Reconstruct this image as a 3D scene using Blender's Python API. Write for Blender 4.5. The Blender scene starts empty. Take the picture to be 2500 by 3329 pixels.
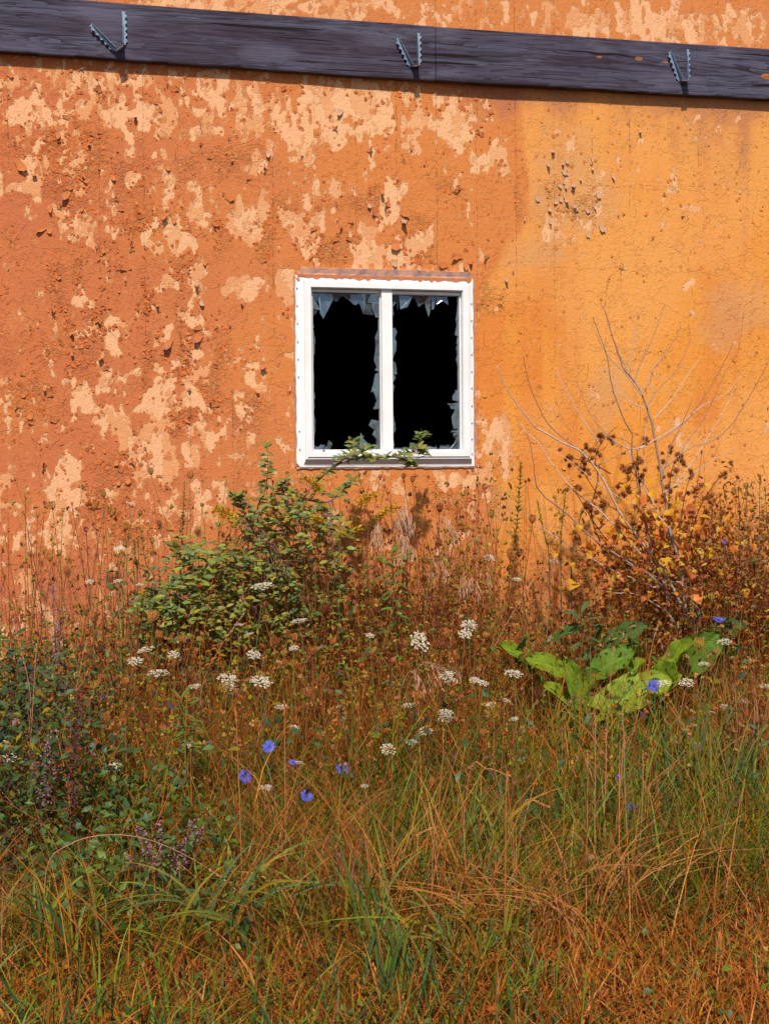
import bpy, math, random
import numpy as np
from mathutils import Vector, Matrix, Euler

random.seed(11)
rng = np.random.default_rng(11)
R = math.radians
scene = bpy.context.scene
COL = scene.collection

# ------------------------------------------------------------------ camera
YAW, PITCH, ROLL = R(13.505), R(1.258), R(-0.470)
FPX, IMW, IMH, CX, CY = 4624.0, 2500.0, 3329.0, 1250.0, 1664.5
fw = np.array([math.sin(YAW) * math.cos(PITCH), math.cos(YAW) * math.cos(PITCH), -math.sin(PITCH)])
_r0 = np.array([math.cos(YAW), -math.sin(YAW), 0.0])
_u0 = np.cross(_r0, fw)
rt = _r0 * math.cos(ROLL) + _u0 * math.sin(ROLL)
up = -_r0 * math.sin(ROLL) + _u0 * math.cos(ROLL)
CAM = np.array([-1.68105, -6.99922, 1.100])
ZOFF = 0.9419                       # height of the wall point in the middle of the view
cam_d = bpy.data.cameras.new('camera')
cam_d.sensor_fit = 'HORIZONTAL'
cam_d.sensor_width = 36.0
cam_d.lens = 36.0 * FPX / IMW
cam_d.clip_end = 2000
cam_o = bpy.data.objects.new('camera', cam_d)
COL.objects.link(cam_o)
cam_o.matrix_world = Matrix(((rt[0], up[0], -fw[0], CAM[0]), (rt[1], up[1], -fw[1], CAM[1]),
                             (rt[2], up[2], -fw[2], CAM[2]), (0, 0, 0, 1)))
scene.camera = cam_o

# ------------------------------------------------------------------ sky, sun, exposure
SUN_EL, SUN_AZ = R(50), R(-14)      # azimuth from the wall's outward normal; negative: from the left
sun_dir = Vector((math.sin(SUN_AZ) * math.cos(SUN_EL), -math.cos(SUN_AZ) * math.cos(SUN_EL), math.sin(SUN_EL)))
world = bpy.data.worlds.new('World')
scene.world = world
world.use_nodes = True
wn = world.node_tree.nodes
sky = wn.new('ShaderNodeTexSky')
sky.sky_type = 'NISHITA'
sky.sun_disc = False
sky.sun_elevation = SUN_EL
sky.sun_rotation = math.atan2(sun_dir.x, sun_dir.y)
sky.altitude = 200
bg = wn['Background']
bg.inputs['Strength'].default_value = 0.095
world.node_tree.links.new(sky.outputs[0], bg.inputs['Color'])
sun_d = bpy.data.lights.new('sun', 'SUN')
sun_d.energy = 4.4
sun_d.angle = R(1.8)
sun_d.color = (1.0, 0.91, 0.77)
sun_o = bpy.data.objects.new('sun', sun_d)
COL.objects.link(sun_o)
sun_o.rotation_euler = sun_dir.to_track_quat('Z', 'Y').to_euler()
scene.view_settings.view_transform = 'Standard'
scene.view_settings.look = 'None'
scene.view_settings.exposure = 0.15
scene.view_settings.gamma = 1.0
scene.cycles.max_bounces = 5
scene.cycles.diffuse_bounces = 3
scene.cycles.caustics_reflective = False
scene.cycles.caustics_refractive = False
scene.cycles.transparent_max_bounces = 12
scene.cycles.use_denoising = True

# ------------------------------------------------------------------ survey helpers
def at(px, py, Y):
    """world point on the plane y = Y that lies on the sight line of photograph position (px, py)"""
    d = fw + rt * ((px - CX) / FPX) - up * ((py - CY) / FPX)
    t = (Y - CAM[1]) / d[1]
    return CAM + d * t

def project(P):
    d = np.asarray(P) - CAM
    z = d @ fw
    return CX + FPX * (d @ rt) / z, CY - FPX * (d @ up) / z

def ground_z(x, y):
    x = np.asarray(x, float); y = np.asarray(y, float)
    d = np.clip(-y, 0.0, 5.5)
    z = -0.13 * d + 0.03 * np.sin(x * 1.9 + 0.6) * np.cos(y * 1.7) + 0.015 * np.sin(x * 4.3 + y * 3.1)
    return np.where(y < 0.05, z, 0.0)

def ground_row(Y, px=1250):
    """photograph row of the ground at distance Y"""
    x = at(px, 2500, Y)[0]
    return project(np.array([x, Y, float(ground_z(x, Y))]))[1]

# ------------------------------------------------------------------ object helpers
class MB:
    def __init__(s): s.v = []; s.c = []; s.f = []; s.m = []; s.n = 0
    def add(s, verts, faces, col=(1, 1, 1), mat=0):
        v = np.asarray(verts, float).reshape(-1, 3)
        c = np.asarray(col, float)
        if c.ndim == 1: c = np.tile(c, (len(v), 1))
        s.v.append(v); s.c.append(c)
        for f in faces: s.f.append(tuple(i + s.n for i in f)); s.m.append(mat)
        s.n += len(v)
        return s
    def mesh(s, name, mats, smooth=False):
        me = bpy.data.meshes.new(name)
        V = np.concatenate(s.v) if s.v else np.zeros((0, 3))
        me.from_pydata(V.tolist(), [], s.f)
        if not isinstance(mats, (list, tuple)): mats = [mats]
        for m in mats: me.materials.append(m)
        a = me.color_attributes.new('Col', 'FLOAT_COLOR', 'POINT')
        C = np.concatenate(s.c); C = np.concatenate([C, np.ones((len(C), 1))], 1)
        a.data.foreach_set('color', C.astype(np.float32).ravel())
        if len(mats) > 1: me.polygons.foreach_set('material_index', np.array(s.m, np.int32))
        if smooth: me.polygons.foreach_set('use_smooth', np.ones(len(s.f), bool))
        me.update()
        return me
    def obj(s, name, mats, parent=None, loc=(0, 0, 0), smooth=False):
        return put(s.mesh(name, mats, smooth), name, parent, loc)

def put(me, name, parent=None, loc=(0, 0, 0), rot=(0, 0, 0), scale=1.0):
    o = bpy.data.objects.new(name, me)
    COL.objects.link(o)
    o.parent = parent
    o.location = loc
    o.rotation_euler = rot
    o.scale = (scale,) * 3 if isinstance(scale, (int, float)) else scale
    return o

def big_mesh(name, V, F, C, mat, parent=None, smooth=False, attrs=None):
    """numpy mesh; F is (n, 3) or (n, 4)"""
    me = bpy.data.meshes.new(name)
    V = np.asarray(V, np.float32); F = np.asarray(F, np.int32); k = F.shape[1]
    me.vertices.add(len(V)); me.vertices.foreach_set('co', V.ravel())
    me.loops.add(F.size); me.loops.foreach_set('vertex_index', F.ravel())
    me.polygons.add(len(F)); me.polygons.foreach_set('loop_start', np.arange(len(F), dtype=np.int32) * k)
    if smooth: me.polygons.foreach_set('use_smooth', np.ones(len(F), bool))
    me.update(calc_edges=True)
    if C is not None:
        a = me.color_attributes.new('Col', 'FLOAT_COLOR', 'POINT')
        C = np.concatenate([C, np.ones((len(C), 1))], 1)
        a.data.foreach_set('color', C.astype(np.float32).ravel())
    for k2, arr in (attrs or {}).items():
        a = me.attributes.new(k2, 'FLOAT', 'POINT')
        a.data.foreach_set('value', np.asarray(arr, np.float32))
    me.materials.append(mat)
    o = bpy.data.objects.new(name, me); COL.objects.link(o); o.parent = parent
    return o

def thing(name, label, cat, loc=(0, 0, 0), group=None):
    o = bpy.data.objects.new(name, None)
    COL.objects.link(o)
    o.empty_display_size = 0.05
    o.location = [float(a) for a in loc]
    o['label'] = label; o['category'] = cat
    if group: o['group'] = group
    return o

def box(mb, x0, x1, y0, y1, z0, z1, col=(1, 1, 1), mat=0):
    v = [(x0, y0, z0), (x1, y0, z0), (x1, y1, z0), (x0, y1, z0), (x0, y0, z1), (x1, y0, z1), (x1, y1, z1), (x0, y1, z1)]
    mb.add(v, [(0, 3, 2, 1), (4, 5, 6, 7), (0, 1, 5, 4), (1, 2, 6, 5), (2, 3, 7, 6), (3, 0, 4, 7)], col, mat)

def smooth_path(pts, n):
    """Catmull-Rom through points"""
    P = np.asarray(pts, float)
    if len(P) < 3: return np.array([P[0] + (P[-1] - P[0]) * t for t in np.linspace(0, 1, n)])
    Q = np.vstack([2 * P[0] - P[1], P, 2 * P[-1] - P[-2]])
    out = []
    for t in np.linspace(0, len(P) - 1 - 1e-6, n):
        i = int(t); u = t - i
        a, b, c, d = Q[i], Q[i + 1], Q[i + 2], Q[i + 3]
        out.append(0.5 * (2 * b + (c - a) * u + (2 * a - 5 * b + 4 * c - d) * u * u + (3 * b - 3 * c + d - a) * u ** 3))
    return np.array(out)

def tube(mb, pts, r0, r1=None, sides=5, col=(1, 1, 1), mat=0, col1=None, pw=1.0):
    P = np.asarray(pts, float); n = len(P)
    r1 = r0 if r1 is None else r1
    T = np.gradient(P, axis=0); T /= np.linalg.norm(T, axis=1)[:, None] + 1e-9
    ref = np.array([0.31, 0.9, 0.2])
    N = np.cross(T, ref); N /= np.linalg.norm(N, axis=1)[:, None] + 1e-9
    B = np.cross(T, N)
    a = np.linspace(0, 2 * np.pi, sides, endpoint=False)
    t = np.linspace(0, 1, n) ** pw
    rr = r0 + (r1 - r0) * t
    V = P[:, None, :] + rr[:, None, None] * (np.cos(a)[None, :, None] * N[:, None, :] + np.sin(a)[None, :, None] * B[:, None, :])
    F = []
    for i in range(n - 1):
        for j in range(sides):
            k = (j + 1) % sides
            F.append((i * sides + j, i * sides + k, (i + 1) * sides + k, (i + 1) * sides + j))
    F.append(tuple(range((n - 1) * sides, n * sides)))
    c = np.asarray(col, float)
    if col1 is not None:
        c = (c[None] + (np.asarray(col1, float) - c)[None] * np.linspace(0, 1, n)[:, None]).repeat(sides, 0)
    mb.add(V.reshape(-1, 3), F, c, mat)

def unit(v):
    v = np.asarray(v, float)
    return v / (np.linalg.norm(v) + 1e-9)

def leaf(mb, base, d, nrm, L, W, col, droop=0.25, fold=0.25, shape='oval', mat=0, col2=None):
    """a pointed leaf: 4 rows of 3 vertices folded along its midrib"""
    d = unit(d); side = unit(np.cross(d, nrm)); nrm = unit(np.cross(side, d))
    ts = (0.0, 0.3, 0.65, 1.0)
    ws = {'oval': (0.06, 0.46, 0.42, 0.0), 'lance': (0.08, 0.40, 0.30, 0.0), 'heart': (0.30, 0.55, 0.36, 0.0)}[shape]
    V = []
    for t, w in zip(ts, ws):
        c = base + d * (L * t) - nrm * (droop * L * t * t)
        wv = W * w
        V += [c - side * wv + nrm * fold * wv, c, c + side * wv + nrm * fold * wv]
    F = []
    for i in range(3):
        a = 3 * i
        F += [(a, a + 1, a + 4, a + 3), (a + 1, a + 2, a + 5, a + 4)]
    c = np.asarray(col, float)
    if col2 is not None:
        c = np.vstack([c + (np.asarray(col2) - c) * t for t in ts]).repeat(3, 0)
    mb.add(V, F, c, mat)

def jit(c, a=0.15):
    k = 1 + random.uniform(-a, a)
    return tuple(max(0.0, x * k * (1 + random.uniform(-a * .5, a * .5))) for x in c)

# ------------------------------------------------------------------ materials
class NT:
    def __init__(s, name):
        s.m = bpy.data.materials.new(name); s.m.use_nodes = True
        s.t = s.m.node_tree; s.t.nodes.clear()
        s.out = s.t.nodes.new('ShaderNodeOutputMaterial')
    def n(s, typ, **kw):
        x = s.t.nodes.new('ShaderNode' + typ)
        for k, v in kw.items(): setattr(x, k, v)
        return x
    def l(s, a, b): s.t.links.new(a, b)
    def _in(s, sock, v):
        if isinstance(v, bpy.types.NodeSocket): s.l(v, sock)
        elif v is not None: sock.default_value = v
    def math(s, op, a, b=None, c=None, clamp=False):
        x = s.n('Math', operation=op, use_clamp=clamp)
        s._in(x.inputs[0], a); s._in(x.inputs[1], b)
        if c is not None: s._in(x.inputs[2], c)
        return x.outputs[0]
    def mix(s, f, a, b, mode='MIX'):
        x = s.n('Mix', data_type='RGBA', blend_type=mode)
        s._in(x.inputs[0], f)
        s._in(x.inputs[6], a if isinstance(a, bpy.types.NodeSocket) else (*a, 1))
        s._in(x.inputs[7], b if isinstance(b, bpy.types.NodeSocket) else (*b, 1))
        return x.outputs[2]
    def ss(s, v, lo, hi):
        x = s.n('MapRange', interpolation_type='SMOOTHSTEP')
        s._in(x.inputs[0], v); x.inputs[1].default_value = lo; x.inputs[2].default_value = hi
        return x.outputs[0]
    def noise(s, vec, scale, detail=4, rough=0.55, dist=0.0):
        x = s.n('TexNoise'); s._in(x.inputs['Vector'], vec)
        x.inputs['Scale'].default_value = scale; x.inputs['Detail'].default_value = detail
        x.inputs['Roughness'].default_value = rough; x.inputs['Distortion'].default_value = dist
        return x.outputs[0]
    def mapping(s, vec, scale):
        x = s.n('Mapping'); s._in(x.inputs[0], vec); x.inputs['Scale'].default_value = scale
        return x.outputs[0]
    def attr(s, name, out=2):
        return s.n('Attribute', attribute_name=name).outputs[out]
    def bump(s, h, dist=0.002, strength=1.0, nrm=None):
        x = s.n('Bump'); s._in(x.inputs['Height'], h)
        x.inputs['Distance'].default_value = dist; x.inputs['Strength'].default_value = strength
        if nrm is not None: s.l(nrm, x.inputs['Normal'])
        return x.outputs[0]
    def bsdf(s, col, rough=0.8, spec=0.2, nrm=None, metal=0.0):
        x = s.n('BsdfPrincipled')
        s._in(x.inputs['Base Color'], col if isinstance(col, bpy.types.NodeSocket) else (*col, 1))
        s._in(x.inputs['Roughness'], rough); x.inputs['Specular IOR Level'].default_value = spec
        x.inputs['Metallic'].default_value = metal
        if nrm is not None: s.l(nrm, x.inputs['Normal'])
        return x.outputs[0]
    def done(s, sh):
        s.l(sh, s.out.inputs['Surface']); return s.m

def coords(t, kind='Object'):
    return t.n('TexCoord').outputs[kind]

ORANGE, ORANGE2 = (0.62, 0.215, 0.066), (0.54, 0.158, 0.066)
YELLOW, YELLOW2 = (0.74, 0.285, 0.050), (0.68, 0.225, 0.045)
BARE, BARE2 = (0.80, 0.43, 0.225), (0.70, 0.315, 0.165)
MAUVE = (0.40, 0.205, 0.165)

def wall_material():
    t = NT('peeling_plaster'); co = coords(t)
    peel, yel, flaky, stain, grey, tone, streak, keep = (t.attr(k) for k in ('peel', 'yellow', 'flaky', 'stain', 'greyed', 'tone', 'streak', 'keep'))
    n3n = t.n('TexNoise'); t.l(t.mapping(co, (1.0, 1.0, 0.75)), n3n.inputs['Vector']); n3n.inputs['Scale'].default_value = 48
    n3n.inputs['Detail'].default_value = 4; n3n.inputs['Roughness'].default_value = 0.62
    n3 = n3n.outputs[0]; n3c = n3n.outputs['Color']
    nf = t.noise(co, 150, 2, 0.6)
    p = t.math('ADD', peel, t.math('MULTIPLY', t.math('SUBTRACT', n3, 0.5), 1.10))
    bare = t.ss(p, 0.0, 0.02)
    thin = t.ss(p, -0.22, 0.0)                       # worn coat round the bare plaster
    chip = t.ss(t.math('MULTIPLY', nf, t.math('ADD', 0.72, t.math('MULTIPLY', flaky, 0.42))), 0.66, 0.68)
    bare = t.math('MAXIMUM', bare, chip)
    sep = t.n('SeparateXYZ'); t.l(co, sep.inputs[0])
    red = t.ss(sep.outputs[0], 0.6, -2.2)
    org = t.mix(red, ORANGE, ORANGE2)
    org = t.mix(t.math('MULTIPLY', tone, 0.55), org, (0.66, 0.225, 0.060))
    ylw = t.mix(streak, YELLOW, YELLOW2)
    ylw = t.mix(t.math('MULTIPLY', tone, 0.6), ylw, (0.78, 0.36, 0.105))
    ylw = t.mix(t.math('MULTIPLY', grey, 0.42), ylw, (0.56, 0.315, 0.16))
    paint = t.mix(yel, org, ylw)
    paint = t.mix(t.math('MULTIPLY', thin, 0.55), paint, t.mix(yel, (0.68, 0.29, 0.115), (0.76, 0.36, 0.13)))
    paint = t.mix(t.math('MULTIPLY', stain, 0.6), paint, (0.36, 0.135, 0.09))
    paint = t.mix(t.math('MULTIPLY', t.ss(nf, 0.42, 0.75), 0.22), paint, (0.42, 0.11, 0.035))
    br = t.mix(t.math('MULTIPLY', t.ss(n3, 0.36, 0.66), 0.35), BARE, BARE2)
    lay = t.ss(t.math('ADD', t.attr('layer'), t.math('MULTIPLY', t.math('SUBTRACT', n3, 0.5), 0.7)), 0.52, 0.55)
    br = t.mix(t.math('MULTIPLY', lay, 0.75), br, (0.68, 0.285, 0.115))
    br = t.mix(t.math('MULTIPLY', t.ss(tone, 0.3, 0.9), 0.30), br, (0.80, 0.47, 0.24))
    br = t.mix(t.math('MULTIPLY', t.ss(nf, 0.5, 0.8), 0.25), br, (0.55, 0.27, 0.15))
    col = t.mix(bare, paint, br)
    # seams between the old form boards, hairline cracks
    sp3 = t.n('SeparateColor'); t.l(n3c, sp3.inputs[0])
    wn_ = t.noise(co, 4.5, 4, 0.62)
    def seam(axis, spacing, off, wob, wid):
        w = t.math('MULTIPLY', t.math('SUBTRACT', wn_, 0.5), wob)
        v = t.math('ADD', t.math('DIVIDE', t.math('ADD', sep.outputs[axis], w), spacing), off)
        d = t.math('MULTIPLY', t.math('ABSOLUTE', t.math('SUBTRACT', t.math('FRACT', v), 0.5)), spacing)
        d = t.math('ADD', d, t.math('MULTIPLY', t.math('SUBTRACT', n3, 0.42), 0.012))
        return t.math('SUBTRACT', 1.0, t.ss(d, wid * 0.3, wid))
    c1 = t.math('MULTIPLY', seam(0, 0.2105, 0.13, 0.026, 0.0019), t.ss(keep, 0.44, 0.60))
    c2 = t.math('MULTIPLY', seam(2, 0.43, 0.37, 0.20, 0.0016), t.ss(tone, 0.35, 0.7))
    vc = t.n('TexVoronoi', feature='DISTANCE_TO_EDGE')
    wp = t.n('Mix', data_type='VECTOR'); wp.inputs[0].default_value = 0.11
    tn = t.n('TexNoise'); t.l(co, tn.inputs['Vector']); tn.inputs['Scale'].default_value = 4; tn.inputs['Detail'].default_value = 5
    t.l(co, wp.inputs[4]); t.l(tn.outputs['Color'], wp.inputs[5]); t.l(wp.outputs[1], vc.inputs['Vector']); vc.inputs['Scale'].default_value = 3.2
    c3 = t.math('MULTIPLY', t.math('SUBTRACT', 1.0, t.ss(vc.outputs[0], 0.001, 0.005)), t.ss(keep, 0.56, 0.42))
    c3 = t.math('MULTIPLY', c3, t.ss(n3, 0.45, 0.6))
    crack = t.math('MAXIMUM', t.math('MAXIMUM', c1, c2), c3)
    col = t.mix(t.math('MULTIPLY', crack, 0.45), col, (0.18, 0.06, 0.035))
    # small scaly flaking
    vs = t.n('TexVoronoi', feature='DISTANCE_TO_EDGE'); wv = t.n('Mix', data_type='VECTOR'); wv.inputs[0].default_value = 0.05
    t.l(co, wv.inputs[4]); t.l(n3c, wv.inputs[5]); t.l(wv.outputs[1], vs.inputs['Vector']); vs.inputs['Scale'].default_value = 40
    scaly = t.math('MULTIPLY', t.ss(vs.outputs[0], 0.0, 0.16), t.math('MULTIPLY', flaky, t.math('SUBTRACT', 1.0, bare)))
    h = t.math('ADD', t.math('MULTIPLY', n3, 0.95), t.math('MULTIPLY', nf, 0.75))
    h = t.math('SUBTRACT', h, t.math('MULTIPLY', bare, 1.7))
    h = t.math('ADD', h, t.math('MULTIPLY', lay, 0.35))
    h = t.math('ADD', h, t.math('MULTIPLY', scaly, 0.9))
    h = t.math('SUBTRACT', h, t.math('MULTIPLY', crack, 0.9))
    nrm = t.bump(h, 0.0042, 0.9)
    return t.done(t.bsdf(col, 0.85, 0.15, nrm))

def simple(name, col, rough=0.7, spec=0.3, var=0.25, sc=30, bump=0.0, metal=0.0, dark=None):
    t = NT(name); co = coords(t)
    n = t.noise(co, sc, 5, 0.6)
    c = t.mix(t.math('MULTIPLY', t.ss(n, 0.35, 0.7), var if dark is None else 1.0), col, dark or tuple(a * 0.55 for a in col))
    return t.done(t.bsdf(c, rough, spec, t.bump(n, bump, 0.8) if bump else None, metal))

def attr_material(name, rough=0.6, spec=0.25, trans=0.0, var=0.35, sc=60):
    t = NT(name); co = coords(t)
    c = t.attr('Col', 0)
    n = t.noise(co, sc, 3, 0.6)
    c = t.mix(t.math('MULTIPLY', t.ss(n, 0.3, 0.75), var), c, t.mix(1.0, c, (0.50, 0.46, 0.42), 'MULTIPLY'))
    sh = t.bsdf(c, rough, spec)
    if trans:
        tr = t.n('BsdfTranslucent'); t.l(c, tr.inputs[0])
        mx = t.n('MixShader'); mx.inputs[0].default_value = trans
        t.l(sh, mx.inputs[1]); t.l(tr.outputs[0], mx.inputs[2]); sh = mx.outputs[0]
    return t.done(sh)

def wood_material():
    t = NT('weathered_board'); co = coords(t)
    sep = t.n('SeparateXYZ'); t.l(co, sep.inputs[0])
    # grain bends round knots (knot places in board metres are given by the survey)
    zc = sep.outputs[2]; col_knot = None; bend = 0.0; kmask = 0.0; ring = 0.0
    for (kx, kz, kr) in KNOTS:
        dx = t.math('SUBTRACT', sep.outputs[0], kx); dz = t.math('SUBTRACT', sep.outputs[2], kz)
        d = t.math('SQRT', t.math('ADD', t.math('POWER', t.math('MULTIPLY', dx, 0.42), 2.0), t.math('POWER', dz, 2.0)))
        near = t.math('SUBTRACT', 1.0, t.ss(d, kr * 0.15, kr))
        kmask = t.math('MAXIMUM', kmask, near)
        pull = t.math('MULTIPLY', t.math('SUBTRACT', 1.0, t.ss(d, 0.0, kr * 5)), kr * 1.2)
        zc = t.math('ADD', zc, t.math('MULTIPLY', pull, t.math('SIGN', dz)))
    comb = t.n('CombineXYZ'); t.l(sep.outputs[0], comb.inputs[0]); t.l(sep.outputs[1], comb.inputs[1]); t.l(zc, comb.inputs[2])
    big = t.noise(t.mapping(comb.outputs[0], (0.35, 1, 5.5)), 2.2, 4, 0.6, 0.25)
    fine = t.noise(t.mapping(comb.outputs[0], (0.55, 4, 46)), 2.0, 5, 0.68, 0.15)
    hair = t.noise(t.mapping(comb.outputs[0], (3.0, 8, 220)), 2.0, 3, 0.6)
    wavev = t.math('FRACT', t.math('MULTIPLY', t.math('ADD', big, t.math('MULTIPLY', zc, 0.35)), 14.0))
    g = t.math('ADD', t.math('MULTIPLY', fine, 0.6), t.math('MULTIPLY', wavev, 0.18))
    g = t.math('ADD', g, t.math('MULTIPLY', hair, 0.22))
    c = t.mix(t.ss(g, 0.36, 0.60), (0.020, 0.013, 0.021), (0.090, 0.088, 0.140))
    c = t.mix(t.math('MULTIPLY', t.ss(big, 0.40, 0.62), 0.65), c, (0.036, 0.021, 0.036))
    silver = t.ss(t.noise(t.mapping(co, (1.2, 1, 5)), 1.6, 4, 0.6), 0.50, 0.68)
    c = t.mix(t.math('MULTIPLY', silver, 0.45), c, (0.140, 0.130, 0.195))
    split = t.math('MULTIPLY', t.ss(t.noise(t.mapping(comb.outputs[0], (0.8, 1, 34)), 1.4, 2, 0.4), 0.665, 0.68), 1.0)
    c = t.mix(split, c, (0.012, 0.006, 0.008))
    rings = t.math('FRACT', t.math('MULTIPLY', kmask, 3.0))
    kc = t.mix(t.ss(t.math('ADD', rings, t.math('MULTIPLY', t.math('SUBTRACT', fine, 0.5), 2.0)), 0.3, 1.1), (0.50, 0.17, 0.03), (0.10, 0.03, 0.018))
    c = t.mix(t.ss(kmask, 0.08, 0.30), c, kc)
    h = t.math('SUBTRACT', t.math('ADD', g, t.math('MULTIPLY', hair, 0.3)), t.math('MULTIPLY', split, 1.2))
    return t.done(t.bsdf(c, 0.8, 0.2, t.bump(h, 0.003, 0.9)))

def glass_material():
    t = NT('dusty_sky_tinted_glass'); co = coords(t)
    n = t.noise(co, 18, 5, 0.6)
    gl = t.n('BsdfGlossy'); gl.inputs[0].default_value = (0.9, 0.95, 1, 1); gl.inputs['Roughness'].default_value = 0.08
    tr = t.n('BsdfTransparent'); tr.inputs[0].default_value = (0.86, 0.92, 0.95, 1)
    df = t.n('BsdfDiffuse'); df.inputs[0].default_value = (0.34, 0.46, 0.58, 1)  # dust film; its blue is sky reflection painted into the diffuse colour
    fr = t.n('Fresnel'); fr.inputs[0].default_value = 1.5
    m1 = t.n('MixShader'); t.l(t.math('ADD', fr.outputs[0], 0.05), m1.inputs[0]); t.l(tr.outputs[0], m1.inputs[1]); t.l(gl.outputs[0], m1.inputs[2])
    m2 = t.n('MixShader'); t.l(t.math('ADD', t.math('MULTIPLY', t.ss(n, 0.3, 0.75), 0.13), 0.025), m2.inputs[0])
    t.l(m1.outputs[0], m2.inputs[1]); t.l(df.outputs[0], m2.inputs[2])
    return t.done(m2.outputs[0])

# ------------------------------------------------------------------ board layout (needed by the wood material)
ZB_T, ZB_B = 2.46314 + ZOFF, 2.19281 + ZOFF
seam_x = at(1415.6, 170, -0.047)[0]
KNOTS = []
for (px, py, r) in ((2076, 189, 0.016), (1947, 184, 0.011), (2163, 200, 0.011), (2492, 247, 0.026)):
    q = at(px, py, -0.047); KNOTS.append((float(q[0]), float(q[2]), r * .72))

M = {}
M['wall'] = wall_material()
M['wood'] = wood_material()
M['glass'] = glass_material()
M['vinyl'] = simple('white_vinyl', (0.86, 0.85, 0.88), 0.35, 0.45, 1.0, 7, dark=(0.80, 0.785, 0.80))
M['sill_shade'] = simple('shade_tinted_sill', (0.74, 0.75, 0.82), 0.5, 0.4, 0.3, 12)  # lavender-grey shade of the sill put into its base colour
M['hole'] = simple('nail_hole', (0.06, 0.05, 0.05), 0.9, 0.1, 0.2)
M['steel'] = simple('galvanised_steel', (0.27, 0.37, 0.52), 0.5, 0.5, 0.45, 60, metal=0.25)
M['rust_steel'] = simple('stained_steel', (0.16, 0.10, 0.10), 0.6, 0.4, 0.5, 40, metal=0.2)
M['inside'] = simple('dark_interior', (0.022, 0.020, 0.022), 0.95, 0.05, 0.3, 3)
M['lintel'] = simple('bare_lintel_wood', (0.56, 0.30, 0.21), 0.85, 0.15, 1.0, 25, 0.002, dark=(0.30, 0.19, 0.19))
M['mastic'] = simple('old_mastic', (0.36, 0.22, 0.20), 0.9, 0.1, 1.0, 40, 0.003, dark=(0.62, 0.30, 0.17))
M['fl_orange'] = simple('orange_paint_flake', (0.56, 0.175, 0.054), 0.8, 0.2, 0.35, 70)
M['fl_yellow'] = simple('yellow_paint_flake', (0.68, 0.25, 0.05), 0.8, 0.2, 0.35, 70)
M['fl_mauve'] = simple('faded_paint_flake', (0.54, 0.31, 0.20), 0.8, 0.2, 0.35, 70)
M['fl_back'] = simple('paint_flake_back', (0.30, 0.135, 0.115), 0.9, 0.1, 0.4, 60)
M['leaf'] = attr_material('leaf_tissue', 0.5, 0.35, 0.26)
M['stalk'] = attr_material('plant_stalk', 0.75, 0.2, 0.0)
M['grass'] = attr_material('grass_blade', 0.6, 0.25, 0.14, 0.25, 25)
M['petal'] = attr_material('flower_petal', 0.7, 0.15, 0.35, 0.12, 200)

def bigleaf_material():
    t = NT('burdock_leaf'); co = coords(t)
    c = t.attr('Col', 0); n = t.noise(co, 22, 5, 0.65); nv = t.n('TexVoronoi', feature='DISTANCE_TO_EDGE')
    t.l(co, nv.inputs['Vector']); nv.inputs['Scale'].default_value = 38
    vein = t.ss(nv.outputs[0], 0.10, 0.0)
    c = t.mix(t.math('MULTIPLY', t.ss(n, 0.35, 0.7), 0.30), c, t.mix(1.0, c, (0.55, 0.62, 0.5), 'MULTIPLY'))
    c = t.mix(t.math('MULTIPLY', vein, 0.10), c, (0.24, 0.30, 0.06))
    c = t.mix(t.math('MULTIPLY', t.ss(t.noise(co, 30, 3, 0.5), 0.72, 0.74), 0.7), c, (0.26, 0.16, 0.05))
    nr = t.bump(t.math('ADD', n, t.math('MULTIPLY', vein, -0.6)), 0.0022, 0.7)
    sh = t.bsdf(c, 0.6, 0.25, nr); tr = t.n('BsdfTranslucent'); t.l(c, tr.inputs[0])
    mx = t.n('MixShader'); mx.inputs[0].default_value = 0.28; t.l(sh, mx.inputs[1]); t.l(tr.outputs[0], mx.inputs[2])
    return t.done(mx.outputs[0])
M['bigleaf'] = bigleaf_material()

def soil_material():
    t = NT('littered_soil'); co = coords(t)
    n = t.noise(co, 6, 8, 0.7); n2 = t.noise(co, 60, 5, 0.7)
    c = t.mix(t.ss(n, 0.35, 0.65), (0.045, 0.022, 0.012), (0.10, 0.048, 0.020))
    c = t.mix(t.math('MULTIPLY', t.ss(n2, 0.5, 0.7), 0.6), c, (0.24, 0.13, 0.05))
    return t.done(t.bsdf(c, 0.95, 0.1, t.bump(n2, 0.02, 0.8)))
M['soil'] = soil_material()

# ------------------------------------------------------------------ ground
gx = np.unique(np.concatenate([np.linspace(-400, -8, 14), np.linspace(-8, 9, 120), np.linspace(9, 400, 14)]))
gy = np.unique(np.concatenate([np.linspace(-400, -8, 14), np.linspace(-8, 0.04, 70), np.linspace(0.1, 400, 14)]))
GX, GY = np.meshgrid(gx, gy)
GZ = ground_z(GX, GY)
nx, ny = len(gx), len(gy)
idx = np.arange(nx * ny).reshape(ny, nx)
F = np.stack([idx[:-1, :-1], idx[:-1, 1:], idx[1:, 1:], idx[1:, :-1]], -1).reshape(-1, 4)
g = big_mesh('ground', np.stack([GX, GY, GZ], -1).reshape(-1, 3), F, None, M['soil'], smooth=True)
g['kind'] = 'structure'

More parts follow.
